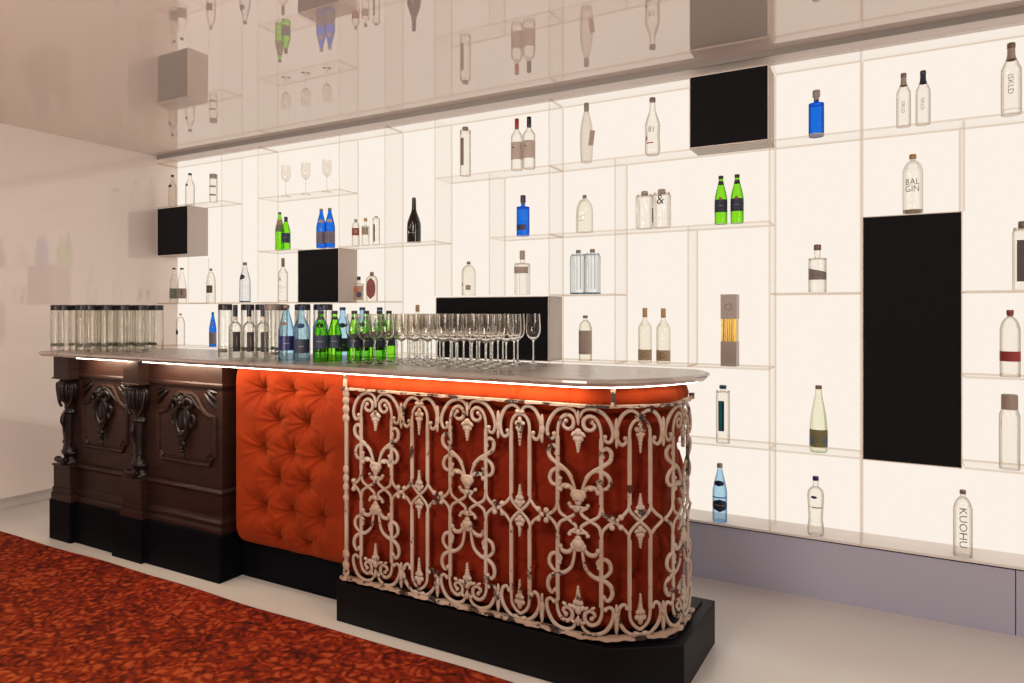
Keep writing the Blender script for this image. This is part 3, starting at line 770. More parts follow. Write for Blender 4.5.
# left end post
mb = MB(); s = -2.140
mb.tube([gp(s, t) for t in (.0,.2,.424,.65,.845)], .010, 8)
for t in (.02,.05,.09,.13): leafball(mb, s, t, .020, .022)
for t in (.79,.82,.74): leafball(mb, s, t, .020, .022)
for t in (.36,.40,.44,.49): leafball(mb, s, t, .017, .022)
for a in (-1, 1): mb.ball(gp(s+.045, .424+a*.0185, .003), .0115)
mb.build('end_post', M_iron, ig, smooth=True, angle=70)
def rail(name, t, w, h, mat, s0, s1, outc=0.):
    mb = MB(); K = 150; vs = []
    for i in range(K+1):
        s_ = s0+(s1-s0)*i/K; jig = .0022*math.sin(s_*61)+.0016*math.sin(s_*143)
        for o_, dt in ((outc-w, -h), (outc+w+jig, -h), (outc+w+jig, h+jig*.6), (outc-w, h+jig*.6)): vs.append(gp(s_, t+dt, o_))
    fs = [(i*4+j, (i+1)*4+j, (i+1)*4+(j+1) % 4, i*4+(j+1) % 4) for i in range(K) for j in range(4)]+[(0,1,2,3), (K*4+3,K*4+2,K*4+1,K*4)]
    mb.add(vs, fs).build(name, mat, ig)
rail('top_rail', 0., .013, .0045, M_rail, -2.167, -2.172+gpath.L)
rail('bottom_rail', .846, .014, .006, M_rail, -2.167, -2.172+gpath.L, .004)
e = gp(-2.172+gpath.L, 0.); MB().box(e.x-.006, e.x+.012, e.y-.004, e.y+.022, e.z-.004, e.z+.020).build('rail_end', M_rail, ig, bevel=.002)
for s in (-2.140, -.885): 
    a = gp(s, .0, .010); MB().box(a.x-.008, a.x+.008, a.y-.004, a.y+.004, a.z, a.z+.067).build('bracket', M_rail, ig)
BP={
 'slim_blue_cap':(-5.294, 2.255, 0.268, 0.0321),
 'tall_blue_cap':(-5.067, 2.255, 0.26, 0.0355),
 'grey_cap_tube':(-4.777, 2.255, 0.225, 0.0296),
 'pairlabel_a':(-5.274, 1.4805, 0.292, 0.0339),
 'pairlabel_b':(-5.172, 1.4805, 0.289, 0.0376),
 'square_label':(-4.807, 1.4805, 0.273, 0.0351),
 'pale_oval':(-4.409, 1.4805, 0.309, 0.0418),
 'etched':(-3.995, 1.4805, 0.326, 0.0356),
 'green_a':(-4.029, 1.853, 0.286, 0.0321),
 'green_b':(-3.943, 1.853, 0.243, 0.0334),
 'blue_a':(-3.608, 1.853, 0.282, 0.0349),
 'blue_b':(-3.526, 1.853, 0.281, 0.0364),
 'small_red':(-3.283, 1.853, 0.186, 0.0256),
 'small_olive':(-3.194, 1.853, 0.187, 0.0262),
 'small_stripe':(-3.099, 1.853, 0.193, 0.0246),
 'orange_label':(-3.255, 1.4805, 0.171, 0.0341),
 'oval_red':(-3.138, 1.4805, 0.199, 0.0406),
 'black_wine':(-2.778, 1.853, 0.296, 0.0461),
 'back_small':(-5.189, 1.112, 0.267, 0.0338),
 'back_blue':(-4.785, 1.112, 0.278, 0.0277),
 'back_cork':(-2.749, 1.112, 0.328, 0.0394),
 'dark_stripe':(-2.373, 2.255, 0.309, 0.0343),
 'red_cap':(-2.0, 2.255, 0.312, 0.0351),
 'black_cap':(-1.916, 2.255, 0.312, 0.0378),
 'blue_flask':(-1.957, 1.853, 0.245, 0.0389),
 'demijohn':(-2.348, 1.4805, 0.214, 0.0444),
 'gin_square':(-1.962, 1.4805, 0.267, 0.0395),
 'tagged':(-1.542, 2.255, 0.341, 0.0374),
 'eightone':(-1.15, 2.255, 0.313, 0.0405),
 'bell':(-1.554, 1.853, 0.214, 0.049),
 'facet_a':(-1.195, 1.853, 0.206, 0.0422),
 'facet_b':(-1.098, 1.853, 0.209, 0.0441),
 'gw_a':(-0.781, 1.853, 0.252, 0.0317),
 'gw_b':(-0.699, 1.853, 0.252, 0.0321),
 'bluetint_a':(-1.593, 1.4805, 0.255, 0.0391),
 'bluetint_b':(-1.505, 1.4805, 0.256, 0.0395),
 'grey_label':(-1.549, 1.112, 0.262, 0.0374),
 'cork_a':(-1.193, 1.112, 0.305, 0.0367),
 'cork_b':(-1.089, 1.112, 0.302, 0.0374),
 'silver_box':(-0.735, 1.112, 0.373, 0.0398),
 'teal':(-0.771, 0.71, 0.302, 0.0346),
 'navy_round':(-0.787, 0.302, 0.3, 0.0365),
 'hourglass':(-0.324, 0.302, 0.286, 0.0372),
 'green_clear':(-0.311, 0.71, 0.325, 0.0405),
 'wave_label':(-0.316, 1.4805, 0.234, 0.0405),
 'cobalt':(-0.321, 2.255, 0.226, 0.035),
 'frost_a':(0.053, 2.255, 0.248, 0.0294),
 'frost_b':(0.131, 2.255, 0.247, 0.0297),
 'frost_c':(0.463, 2.255, 0.312, 0.0372),
 'bal':(0.09, 1.853, 0.269, 0.0411),
 'edge_square':(0.508, 1.4805, 0.297, 0.0384),
 'red_band':(0.459, 1.112, 0.292, 0.0373),
 'flip_a':(0.457, 0.71, 0.325, 0.0382),
 'flip_b':(0.547, 0.71, 0.329, 0.037),
 'kuohu':(0.285, 0.302, 0.295, 0.0368),
}
# ------------------------------------------------------------------ rug
mb = MB(); nx = 90
rx0, rx1, ry0, ry1 = -4.93, 1.9, -2.2, 2.262
vs = []
for i in range(nx+1):
    x = rx0+(rx1-rx0)*i/nx; wob = .006*math.sin(x*3.1)+.004*math.sin(x*7.7)
    for y, z in ((ry0, .001), (ry0, .010), (ry1+wob-.008, .011), (ry1+wob, .006), (ry1+wob+.001, .001)): vs.append((x, y, z))
fs = [(i*5+j, (i+1)*5+j, (i+1)*5+j+1, i*5+j+1) for i in range(nx) for j in range(4)]
fs += [(i*5+4, (i+1)*5+4, (i+1)*5, i*5) for i in range(nx)]+[(0,1,2,3,4), tuple(nx*5+k for k in (4,3,2,1,0))]
tag(mb.add(vs, fs).build('rug', M_rug), 'red and orange overdyed oriental rug on the white floor before the bar', 'rug')

# ------------------------------------------------------------------ bottles
def smat(col, rough=.5, metal=0.): return pbr('paint_%02x%02x%02x%d' % (*[int(255*min(1, c)) for c in col], int(metal*9)), col, rough, metal)
K_ = dict(
 black=(.012,.011,.012), grey=(.34,.28,.24), brown=(.20,.13,.09), navy=(.012,.018,.10), gold=(.42,.24,.07), cork=(.50,.32,.16), red=(.35,.02,.02),
          taupe=(.42,.34,.28), dtaupe=(.22,.175,.145), dkgreen=(.02,.05,.03), teal=(.0,.17,.19), white=(.75,.68,.6), ink=(.03,.025,.03), rust=(.28,.07,.04),
          slate=(.018,.030,.060), olive=(.32,.27,.15), silver=(.36,.31,.28), orange=(.6,.16,.05), cream=(.62,.52,.42), wred=(.33,.035,.035), lav=(.25,.22,.26), cap=(.17,.14,.115))
PR = {
 'bordeaux': [(.9,0),(1,.015),(1,.60),(.93,.67),(.62,.73),(.37,.78),(.31,.82),(.31,.96)],
 'slope': [(.90,0),(1,.02),(1,.47),(.95,.56),(.74,.69),(.48,.82),(.36,.89),(.34,.96)],
 'round': [(.93,0),(1,.03),(1,.66),(.95,.74),(.78,.82),(.50,.875),(.28,.90),(.27,.95)],
 'bell': [(.97,0),(1,.04),(1,.50),(.93,.66),(.74,.79),(.45,.87),(.26,.90),(.25,.95)],
 'cyl': [(.97,0),(1,.012),(1,.87),(.95,.885)],
 'shouldered': [(.95,0),(1,.02),(1,.655),(.95,.69),(.62,.71),(.36,.725),(.33,.75),(.33,.93)],
 'soda': [(.93,0),(1,.03),(1,.58),(.90,.66),(.60,.75),(.43,.80),(.38,.84),(.36,.95)],
 'hourglass': [(.90,0),(1,.05),(1,.13),(.88,.26),(.91,.40),(1,.62),(.98,.72),(.75,.785),(.42,.82),(.34,.84),(.34,.93)],
 'tube': [(.96,0),(1,.015),(1,.84),(.84,.87),(.45,.895),(.34,.91),(.34,.95)],
 'champ': [(.95,0),(1,.03),(1,.34),(.93,.45),(.66,.58),(.40,.69),(.31,.79),(.27,.97)],
 'tapered': [(.86,0),(.93,.1),(1,.3),(.98,.48),(.83,.64),(.55,.78),(.38,.86),(.34,.97)],
 'eight': [(.84,0),(1,.05),(1,.2),(.95,.33),(1,.50),(.84,.61),(.50,.74),(.40,.80),(.36,.95)],
 'carafe': [(.90,0),(1,.04),(1,.30),(.90,.50),(.68,.68),(.42,.84),(.36,.93)],
 'sport': [(.95,0),(1,.03),(1,.67),(.95,.74),(.82,.79),(.76,.82)],
 'longneck': [(.95,0),(1,.015),(1,.52),(.97,.57),(.75,.63),(.42,.67),(.33,.70),(.33,.97)],
}
def interp(prof, f):
    for (r0, z0), (r1, z1) in zip(prof, prof[1:]):
        if z0 <= f <= z1: return r0+(r1-r0)*(f-z0)/max(z1-z0, 1e-6)
    return prof[-1][0]
def sqf(a, p=7.): return 1/((abs(math.cos(a))**p+abs(math.sin(a))**p)**(1/p))
def font_mesh(text, size):
    cu = bpy.data.curves.new('t', 'FONT'); cu.body = text; cu.size = size; cu.align_x = 'CENTER'; cu.align_y = 'CENTER'; cu.resolution_u = 2; cu.space_line = .8
    o = bpy.data.objects.new('t', cu); C.objects.link(o); bpy.context.view_layer.update()
    me = bpy.data.meshes.new_from_object(o.evaluated_get(bpy.context.evaluated_depsgraph_get()))
    vs = [v.co.copy() for v in me.vertices]; fs = [tuple(p.vertices) for p in me.polygons]
    bpy.data.objects.remove(o); bpy.data.curves.remove(cu); bpy.data.meshes.remove(me); return vs, fs
def bottle(loc, H, R, prof, glass, cap=None, labels=(), texts=(), marks=(), desc='', cat='bottle', group=None, sq=False, rz=0., name='glass_bottle', liquid=None, neck=None):
    t = thing(name, desc, cat, loc, rz or (0. if loc[1] > 3 else math.atan2(-loc[0], loc[1])*.85), group)
    P = PR[prof]; cf = cap[0] if cap else 1.1
    pts = [(r, z) for r, z in P if z < cf+.02]
    if pts[-1][1] < cf: pts.append((pts[-1][0], cf))
    # smooth the outline
    sm = spline([(r, z) for r, z in pts], 3); sm = [(max(.02, p[0]), min(max(p[1], 0), 1)) for p in sm]
    n = 24; vs = []; fs = []; Kp = len(sm)
    def rad(r, f, a):
        if not sq: return r*R
        w = min(1, max(0, (interp(P, f)-.45)/.3)); return r*R*((1-w)+w*sqf(a))
    for r, z in sm:
        for k in range(n): a = 2*PI*k/n; q = rad(r, z, a); vs.append((q*math.cos(a), q*math.sin(a), z*H))
    for i in range(Kp-1):
        for k in range(n): fs.append((i*n+k, i*n+(k+1) % n, (i+1)*n+(k+1) % n, (i+1)*n+k))
    fs.append(tuple(range(n-1, -1, -1)))
    MB().add(vs, fs).build('bottle_body', glass if not isinstance(glass, str) else G[glass], t, smooth=True, angle=50)
    if liquid:   # waterline ring
        f = liquid; q = interp(P, f); MB().lathe([(q*R*.97, f*H-.0012), (q*R*.97, f*H+.0012)], 20, capb=False, capt=False).build('water_line', G['cream'] if not isinstance(glass, str) or glass != 'counter' else G['counter'], t)
    if cap:
        f0, rf, col = cap[:3]; rr = rf*R; h0, h1 = f0*H, H
        MB().lathe([(rr*.96, h0), (rr, h0+.001), (rr, h1-.003), (rr*.9, h1)], 18).build('cap', smat(K_[col] if isinstance(col, str) else col, .35), t, smooth=True)
    if neck:
        f0, f1, col = neck; m = 5; vs = []; n2 = 18
        for j in range(m+1):
            f = f0+(f1-f0)*j/m; q = interp(P, f)*R+.0006
            for k in range(n2): a = 2*PI*k/n2; vs.append((q*math.cos(a), q*math.sin(a), f*H))
        MB().add(vs, [(j*n2+k, j*n2+(k+1) % n2, (j+1)*n2+(k+1) % n2, (j+1)*n2+k) for j in range(m) for k in range(n2)]).build('neck_foil', smat(K_[col]), t, smooth=True)
    lab = None
    for lb in labels:
        f0, f1, col, ah, ac = lb[:5]; shape = lb[5] if len(lb) > 5 else 'rect'
        a0 = math.radians(-90+ac-ah); a1 = math.radians(-90+ac+ah); m = 14; rows = 6; vs = []
        for j in range(rows+1):
            for i in range(m+1):
                u = i/m*2-1; v = j/rows
                if shape == 'oval': uu = u*math.sqrt(max(0, 1-(2*v-1)**2))
                elif shape == 'slant': uu = u
                else: uu = u
                f = f0+(f1-f0)*v
                if shape == 'slant' and v > .5: f += (f1-f0)*.25*(-u)*(v-.5)*2
                a = (a0+a1)/2+(a1-a0)/2*uu; q = rad(interp(P, f), f, a)+.0008; vs.append((q*math.cos(a), q*math.sin(a), f*H))
        lab = MB().add(vs, [(j*(m+1)+i, j*(m+1)+i+1, (j+1)*(m+1)+i+1, (j+1)*(m+1)+i) for j in range(rows) for i in range(m)]).build('label', smat(K_[col] if isinstance(col, str) else col, .6), t, smooth=True, angle=180)
    for tx in texts:
        s_, size, fz, col, vert, ac = tx[:6]
        tv, tf = font_mesh(s_, size); vs = []
        for v in tv:
            x, z = (v.x, v.y) if not vert else ((v.y, -v.x) if vert == 1 else (-v.y, v.x))
            x *= .85; f = fz+z/H; a = math.radians(-90+ac)+x/R; q = rad(interp(P, f), f, a)+.0014; vs.append((q*math.cos(a), q*math.sin(a), f*H))
        MB().add(vs, tf).build('lettering', smat(K_[col]), lab or t)
    return t
BZ = {}
for k_ in ('pairlabel_a','pairlabel_b','square_label','pale_oval','etched','orange_label','oval_red'): BZ[k_] = -.013
for k_ in ('demijohn','gin_square','bluetint_a','bluetint_b'): BZ[k_] = .017
for k_ in ('wave_label','edge_square'): BZ[k_] = .010
for k_ in ('slim_blue_cap','tall_blue_cap','grey_cap_tube'): BZ[k_] = .015
PAIR = 'pairs of matching bottles on the shelves'
def B(key, *a, dy=0., **k):
    x, z, h, r = BP[key]
    k.setdefault('rz', 0. if k.get('sq') else math.atan2(-x, 3.68)*.85)
    return bottle((x*.9951, 3.682+dy, z+BZ.get(key, 0)+.0002), h, r, *a, **k)
# two pairs whose label bands wrap the front
B('slim_blue_cap','soda','frost',(.94,.40,'navy'), labels=[(.60,.68,'navy',28,-35)], desc='clear slim bottle with navy cap, nearest the left wall above the corner box')
B('tall_blue_cap','soda','clear',(.94,.40,'navy'), labels=[(.58,.64,'navy',20,-40)], desc='clear bottle with navy cap standing over the black corner box')
B('grey_cap_tube','cyl','clear',(.86,1.0,'grey'), labels=[(.52,.58,'lav',60,-20),(.22,.28,'lav',60,-20)], desc='straight clear tube bottle with broad grey cap on the top left shelf')
B('pairlabel_a','carafe','clear',(.95,.38,'black'), labels=[(.12,.41,(.16,.20,.14),88,-10)], texts=[('~',.03,.27,'white',0,-20)], desc='sloping clear bottle with green grey label, nearest the left wall')
B('pairlabel_b','carafe','clear',(.95,.38,'black'), labels=[(.12,.41,(.34,.27,.23),88,-10),(.20,.38,'ink',7,5,'oval')], desc='sloping clear bottle with pinkish brown label beside its green labelled twin')
B('square_label','bell','clear',(.93,.30,'dtaupe'), labels=[(.28,.50,(.10,.09,.07),46,-22)], texts=[('~~',.022,.40,'cream',0,-22)], desc='clear round shouldered bottle with small square dark label on third shelf')
B('pale_oval','slope','pale',(.93,.36,'cap'), labels=[(.56,.70,(.05,.035,.05),50,-45,'oval'),(.0,.03,(.05,.14,.28),179,0)], desc='pale blue mineral bottle with a dark oval badge on its shoulder')
B('etched','bordeaux','clear',(.80,.34,'brown'), labels=[(.02,.03,'grey',170,0),(.33,.335,'grey',60,-20)], texts=[('~-~\n-~-\n~-~',.024,.30,'grey',0,-25),('&',.045,.52,'grey',0,-30)], desc='clear etched bottle with a long dark brown cap')
B('green_a','slope','green',(.95,.37,'dkgreen'), labels=[(.48,.66,(.16,.20,.12),85,0)], desc='taller green bottle with foil shoulder, of the pair beside the blue bottles', neck=(.66,.8,'olive'))
B('green_b','slope','green',(.94,.40,'ink'), labels=[(.20,.50,'slate',62,0)], texts=[('~~',.02,.36,'cream',0,0)], desc='shorter green bottle with a square navy label', dy=-.02, neck=(.86,.93,'ink'))
for k, d in (('blue_a','royal blue bottle with wide grey label, the one nearer the green bottles'),('blue_b','royal blue bottle with wide grey label, the one nearer the small clear bottles')):
    B(k,'slope','blue',(.955,.37,'gold'), labels=[(.10,.40,(.17,.15,.20),88,0),(.62,.72,'taupe',45,0,'oval')], texts=[('~~~',.028,.27,'ink',0,0),('~~~',.03,.18,'ink',0,0)], desc=d)
B('small_red','round','clear',(.90,.42,'taupe'), labels=[(.38,.66,'rust',75,-12)], texts=[('D',.03,.52,'cream',0,5)], desc='small clear bottle with a rust red label')
B('small_olive','shouldered','clear',(.89,.46,'gold'), labels=[(.38,.66,'olive',60,-15)], desc='small clear bottle with gold cap and olive label')
B('small_stripe','cyl','clear',(.95,.5,'grey'), labels=[(.10,.72,'ink',14,-30)], desc='small straight clear bottle with a thin vertical black stripe')
B('orange_label','shouldered','frost',(.86,.36,'ink'), labels=[(.05,.62,(.55,.36,.26),70,-15),(.30,.60,'orange',30,-30,'oval'),(.12,.40,(.06,.06,.16),30,5,'oval')], texts=[('~~~~~',.012,.60,'ink',0,-15)], desc='small bottle with a colourful orange and violet picture label')
B('oval_red','round','cream',(.86,.32,'brown'), labels=[(.06,.80,(.34,.10,.09),50,-8,'oval')], texts=[('~~\n~~',.034,.42,'navy',0,-8)], desc='flat shouldered bottle with a tall red oval label and blue marks')
B('black_wine','champ',black_glass,None, texts=[('~~~~',.016,.20,'white',0,-8)], labels=[(.19,.24,'white',8,-45,'oval')], desc='black champagne shaped bottle standing alone on its shelf', neck=(.80,.97,'black'))
B('back_small','round','clear',(.95,.30,'grey'), labels=[(.35,.50,'slate',26,-50,'slant')], desc='clear bottle low on the wall between capped tubes and corner')
B('back_blue','slope','blue',(.95,.34,'navy'), labels=[(.08,.42,'lav',80,0),(.62,.7,'gold',30,-20,'oval')], desc='royal blue bottle low on the wall behind the counter bottles')
B('back_cork','bordeaux','cream',(.86,.34,'cork'), labels=[(.28,.50,(.36,.27,.13),60,-10)], desc='pale bottle with cork and tan label seen behind the wine glasses')
B('dark_stripe','cyl','clear',(.935,.58,'dtaupe'), labels=[(.20,.76,'dtaupe',20,-32)], desc='straight clear bottle with a broad dark vertical stripe on top shelf')
for k, c_, d in (('red_cap','red','clear wine bottle with red capsule and grey label'),('black_cap','black','clear wine bottle with black capsule and grey label')):
    B(k,'bordeaux','clear',(.80,.36,c_), labels=[(.19,.53,(.52,.43,.36),80,-5),(.41,.44,'ink',12,-35,'oval')], texts=[('~~~~\n~~~\n~~~~\n~~~',.010,.36,'dtaupe',0,-8)], desc=d)
B('blue_flask','shouldered','blue',(.82,.42,(.04,.03,.07)), labels=[(.13,.27,(.03,.03,.12),50,-35),(.13,.27,(.10,.05,.06),14,15)], desc='cobalt blue square shouldered bottle with navy label over the wide black box', neck=(.80,.88,'gold'))
B('demijohn','round','cream',(.92,.28,'dtaupe'), labels=[(.16,.30,'taupe',20,0)], texts=[('&',.034,.32,'brown',0,-55)], desc='squat round shouldered bottle with a small tan square on it', liquid=.03)
B('gin_square','shouldered','clear',(.80,.42,'taupe'), labels=[(.48,.63,'taupe',89,0)], sq=True, desc='square clear bottle with stopper and grey brown band', liquid=.08)
B('tagged','tapered','frost',(.865,.38,(.28,.24,.21)), labels=[], desc='frosted tapering bottle with a paper tag hanging off its side', rz=.001)
tg = MB().box(.014,.044,-.038,-.0365,.09,.175).build('paper_tag', smat(K_['taupe']), [o for o in C.objects if o.name.startswith('glass_bottle')][-1]); tg.rotation_euler = (0, math.radians(8), 0)
B('eightone','eight','clear',(.93,.42,'dtaupe'), labels=[(.18,.20,'red',28,-20),(.22,.32,'grey',14,-55,'oval')], texts=[('81',.045,.42,'grey',0,-5)], desc='curvy clear bottle with a large 81 printed on it beside black top box')
B('bell','bell','cream',(.92,.24,'dtaupe'), labels=[], texts=[('~~~\n----',.03,.36,'taupe',0,-20)], desc='wide bell shouldered clear bottle with faint print', liquid=.03)
B('facet_a','tube','clear',(.89,.44,'taupe'), sq=True, desc='square facetted clear bottle with plain face', liquid=.05)
B('facet_b','tube','clear',(.88,.46,'taupe'), sq=True, texts=[('&',.075,.70,'ink',0,6)], labels=[(.12,.5,(.12,.10,.08),10,-48)], desc='square facetted clear bottle with a round ampersand mark', liquid=.25)
for k, d in (('gw_a','bright green bottle with navy label, the one farther from the acrylic divider'),('gw_b','bright green bottle with navy label, the one nearer the acrylic divider')):
    B(k,'slope','green',(.94,.40,'ink'), labels=[(.235,.50,'slate',85,0),(.47,.55,'rust',14,-5,'oval')], texts=[('~~~~',.015,.37,'cream',0,-5)], desc=d, neck=(.82,.89,'ink'))
for k, d in (('bluetint_a','square blue edged clear bottle over the grey labelled one, farther from the twin squares'),('bluetint_b','square blue edged clear bottle standing just beside its twin, nearer the cork bottles')):
    B(k,'tube','pale',(.93,.36,'dtaupe'), sq=True, labels=[(.02,.86,(.12,.22,.33),9,-50),(.0,.03,(.05,.20,.42),179,0),(.1,.85,(.30,.32,.34),2,12),(.1,.85,(.30,.32,.34),2,38)], desc=d)
B('grey_label','round','cream',(.94,.38,'dtaupe'), labels=[(.15,.67,(.42,.34,.29),86,0)], texts=[('~~~~~~',.011,.42,'ink',0,-12)], desc='clear bottle almost covered by a plain grey label beside the countertop', liquid=.03)
for k, c_, d in (('cork_a','olive','corked clear bottle with tan label and an olive O'),('cork_b','rust','corked clear bottle with tan label and a red O')):
    B(k,'bordeaux','cream',(.83,.36,'cork'), labels=[(.055,.25,(.46,.36,.23),86,0)], texts=[('O',.045,.15,c_,0,-8),('-',.03,.15,'brown',0,28)], desc=d, liquid=.70)
# silver gift box with a gold window
x, z, h, r = BP['silver_box']; z += .0008
t = thing('gift_box', 'tall silver grey bottle box with a gold striped window', 'box', (x, 3.70, z), 0)
for nm, a, b_, mt in (('lid', .66, 1., 'silver'), ('base', 0., .345, 'silver')): MB().box(-r,r,-r,r,a*h,b_*h).build(nm, smat((.42,.35,.30), .35), t, bevel=.001)
mb = MB(); MB().box(-r*.93,r*.93,-r*.93,r*.93,.345*h,.66*h).build('gold_window', smat((.62,.40,.08), .25, .6), t)
for i, (c_, w) in enumerate([('brown',.10),('cream',.06),('slate',.05),('ink',.05),('brown',.07),('ink',.05)]):
    xx = -r*.66+i*r*.24; MB().box(xx, xx+w*r*1.2, -r*.95, -r*.93, .345*h, .66*h).build('stripe', smat(K_[c_]), t)
def flat_text(s_, size, x, z, y, col, parent):
    tv, tf = font_mesh(s_, size); MB().add([(x+v.x, y, z+v.y) for v in tv], tf).build('lettering', smat(K_[col]), parent)
flat_text('O', .055, 0, .82*h, -r-.0005, 'dtaupe', t); flat_text('~~~~~', .013, 0, .73*h, -r-.0005, 'dtaupe', t); flat_text('~~~\n~~~', .016, 0, .15*h, -r-.0005, 'dtaupe', t)
B('teal','tube','clear',(.94,.52,(.0,.06,.08)), labels=[(.22,.74,'teal',17,-22),(.22,.74,(.0,.02,.05),10,2)], desc='straight clear bottle with teal cap and teal vertical stripe', liquid=.12)
B('navy_round','slope','sky',(.93,.40,'taupe'), labels=[(.18,.40,(.012,.012,.06),70,0,'oval'),(.62,.72,(.01,.01,.04),60,-10,'oval'),(.42,.44,(.02,.12,.5),85,0)], texts=[('~~~~',.026,.30,'cream',0,0)], desc='sky blue bottle with dark round labels on the bottom ledge', liquid=.40)
B('hourglass','hourglass','clear',(.93,.38,'navy'), labels=[(.64,.69,'navy',22,-12,'oval'),(.48,.50,'grey',40,15)], texts=[('~~~',.03,.50,'grey',0,-20)], desc='waisted clear bottle with small navy cap on the bottom ledge', liquid=.18)
B('green_clear','carafe','lime',(.945,.37,'brown'), labels=[(.085,.345,(.20,.19,.08),86,0),(.10,.26,(.10,.16,.22),30,-60,'oval'),(.10,.26,(.10,.16,.22),30,60,'oval')], texts=[('~~~\n~~~~~',.017,.20,'ink',0,0)], desc='green tinted tapering bottle with an olive picture label', liquid=.80)
B('wave_label','shouldered','clear',(.885,.42,'brown'), labels=[(.26,.46,(.24,.20,.18),80,0,'slant')], texts=[('~~~~',.018,.36,'ink',0,0)], desc='stocky clear bottle with slanting dark band, left of tall black box', liquid=.05)
B('cobalt','shouldered','blue',(.86,.50,'silver'), labels=[(.0,.045,'cream',178,0)], desc='cobalt bottle with silver collar and orange dot on top shelf', neck=(.78,.86,'silver'))
B('frost_a','soda','clear',(.93,.42,'dtaupe'), labels=[], texts=[('ISKLD',.022,.34,'taupe',1,-5)], desc='clear bottle with tan neck foil, left one of the two embossed bottles', neck=(.765,.925,'taupe'))
B('frost_b','soda','clear',(.93,.42,(.03,.045,.05)), labels=[], texts=[('ISKLD',.022,.36,'taupe',1,-5)], desc='clear bottle with slate blue neck foil beside its tan foiled twin', neck=(.765,.925,'slate'))
B('frost_c','soda','clear',(.93,.42,'brown'), labels=[(.055,.06,'olive',80,0)], texts=[('ISKLD',.034,.40,'taupe',1,-5)], desc='large clear embossed bottle with tan neck foil high at the right', neck=(.765,.925,'taupe'))
B('bal','round','clear',(.925,.36,'gold'), labels=[(.0,.045,'olive',178,0)], texts=[('BAL\nGIN',.040,.45,'brown',0,-3),('------',.016,.17,'taupe',0,-3)], desc='clear rounded bottle reading BAL GIN on top of the tall black box')
B('edge_square','tube','clear',(.90,.55,'dtaupe'), labels=[(.12,.72,(.10,.08,.09),36,-2)], sq=True, desc='square clear bottle with dark label cut by the right picture edge')
B('red_band','round','clear',(.93,.36,'rust'), labels=[(.235,.385,'wred',86,0)], texts=[('------\n------',.016,.31,'rust',0,0)], desc='clear bottle with a red band label right of the tall black box', neck=(.90,.93,'brown'), liquid=.04)
for k, d in (('flip_a','clear sports bottle with big grey flip cap below the red banded bottle'),('flip_b','clear sports bottle with grey flip cap mostly cut by the right edge')):
    B(k,'sport','clear',(.80,.80,'taupe'), texts=[('~~~',.02,.62,'slate',1,-45)], desc=d, liquid=.10)
B('kuohu','round','clear',(.94,.34,'dtaupe'), labels=[], texts=[('KUOHU',.050,.45,'grey',1,0)], desc='clear bottle with large vertical KUOHU lettering on the bottom ledge', liquid=.88)

# ------------------------------------------------------------------ bottles on the countertop
ZC = ZT+.0002
tb = bottle((-4.505,2.37,ZC), .281, .0355, 'cyl', 'counter', (.885,1.0,'black'), labels=[(.10,.165,(.10,.10,.07),62,5)], texts=[('~~~',.012,.13,'cream',0,5)],
            desc='black capped tube bottle at the far left end of the countertop', group='black capped tube bottles at the left end of the bar')
spots = [(-4.51,2.42),(-4.33,2.44),(-4.24,2.44),(-4.56,2.51),(-4.46,2.50),(-4.37,2.53),(-4.27,2.53),(-4.165,2.50),(-4.51,2.60),(-4.42,2.60),(-4.32,2.62),(-4.22,2.61),(-4.12,2.58),
         (-4.46,2.69),(-4.36,2.70),(-4.27,2.70),(-4.17,2.70),(-4.075,2.67),(-4.40,2.79),(-4.30,2.79),(-4.20,2.79),(-4.10,2.79)]
tb['label'] = 'black capped clear tube bottle in the cluster at the far end of the countertop'
spots = [(x*(y-.05)/y-.045*(x+4.6)/.525, y-.05) for x, y in spots]
for p in spots: dup(tb, (p[0], p[1], ZC), rz=random.uniform(-.3,.3))
t2 = dup(tb, (-3.07,2.45,ZC), 'tall black capped tube bottle at the front left of the mixed bottles', 0., 'tube bottles among the mixed bottles')
# long-necked navy capped gins
ln = bottle((-3.09,2.53,ZC), .278, .0335, 'longneck', 'counter', (.77,.36,(.012,.02,.045)), labels=[(.10,.48,(.04,.035,.04),34,20)], texts=[('~~~~',.022,.30,'cream',1,20)],
            desc='long navy necked bottle with dark label, leftmost of its three', group='long navy necked bottles on the counter', neck=(.70,.77,'white'))
dup(ln, (-3.0,2.545,ZC), 'long navy necked bottle with dark label, middle of its three'); dup(ln, (-2.93,2.575,ZC), 'long navy necked bottle with dark label, rightmost of its three')
for i, p in enumerate([(-3.10,2.62),(-3.01,2.64),(-2.93,2.70),(-3.03,2.76),(-2.72,2.66),(-2.70,2.76),(-2.62,2.72),(-2.86,2.78)]):
    dup(tb, (p[0], p[1], ZC), 'black capped tube bottle standing behind the long necked and blue bottles', random.uniform(-.4,.4), 'tube bottles among the mixed bottles')
bottle((-2.765,2.49,ZC), .28, .040, 'cyl', 'counter', (.885,1.0,'dtaupe'), texts=[('~~~',.03,.72,'grey',1,0)], labels=[(.08,.13,'dtaupe',60,0)], desc='wider tube bottle with dark cap beside the first sky blue bottle')
sky = bottle((-2.638,2.465,ZC), .275, .0385, 'slope', 'sky', (.935,.40,'brown'), labels=[(.18,.44,(.012,.018,.10),70,8),(.62,.70,(.25,.12,.08),25,-20,'oval')], texts=[('~~~',.018,.31,'cream',0,5)],
             desc='sky blue bottle with brown cap and navy label at the counter front')
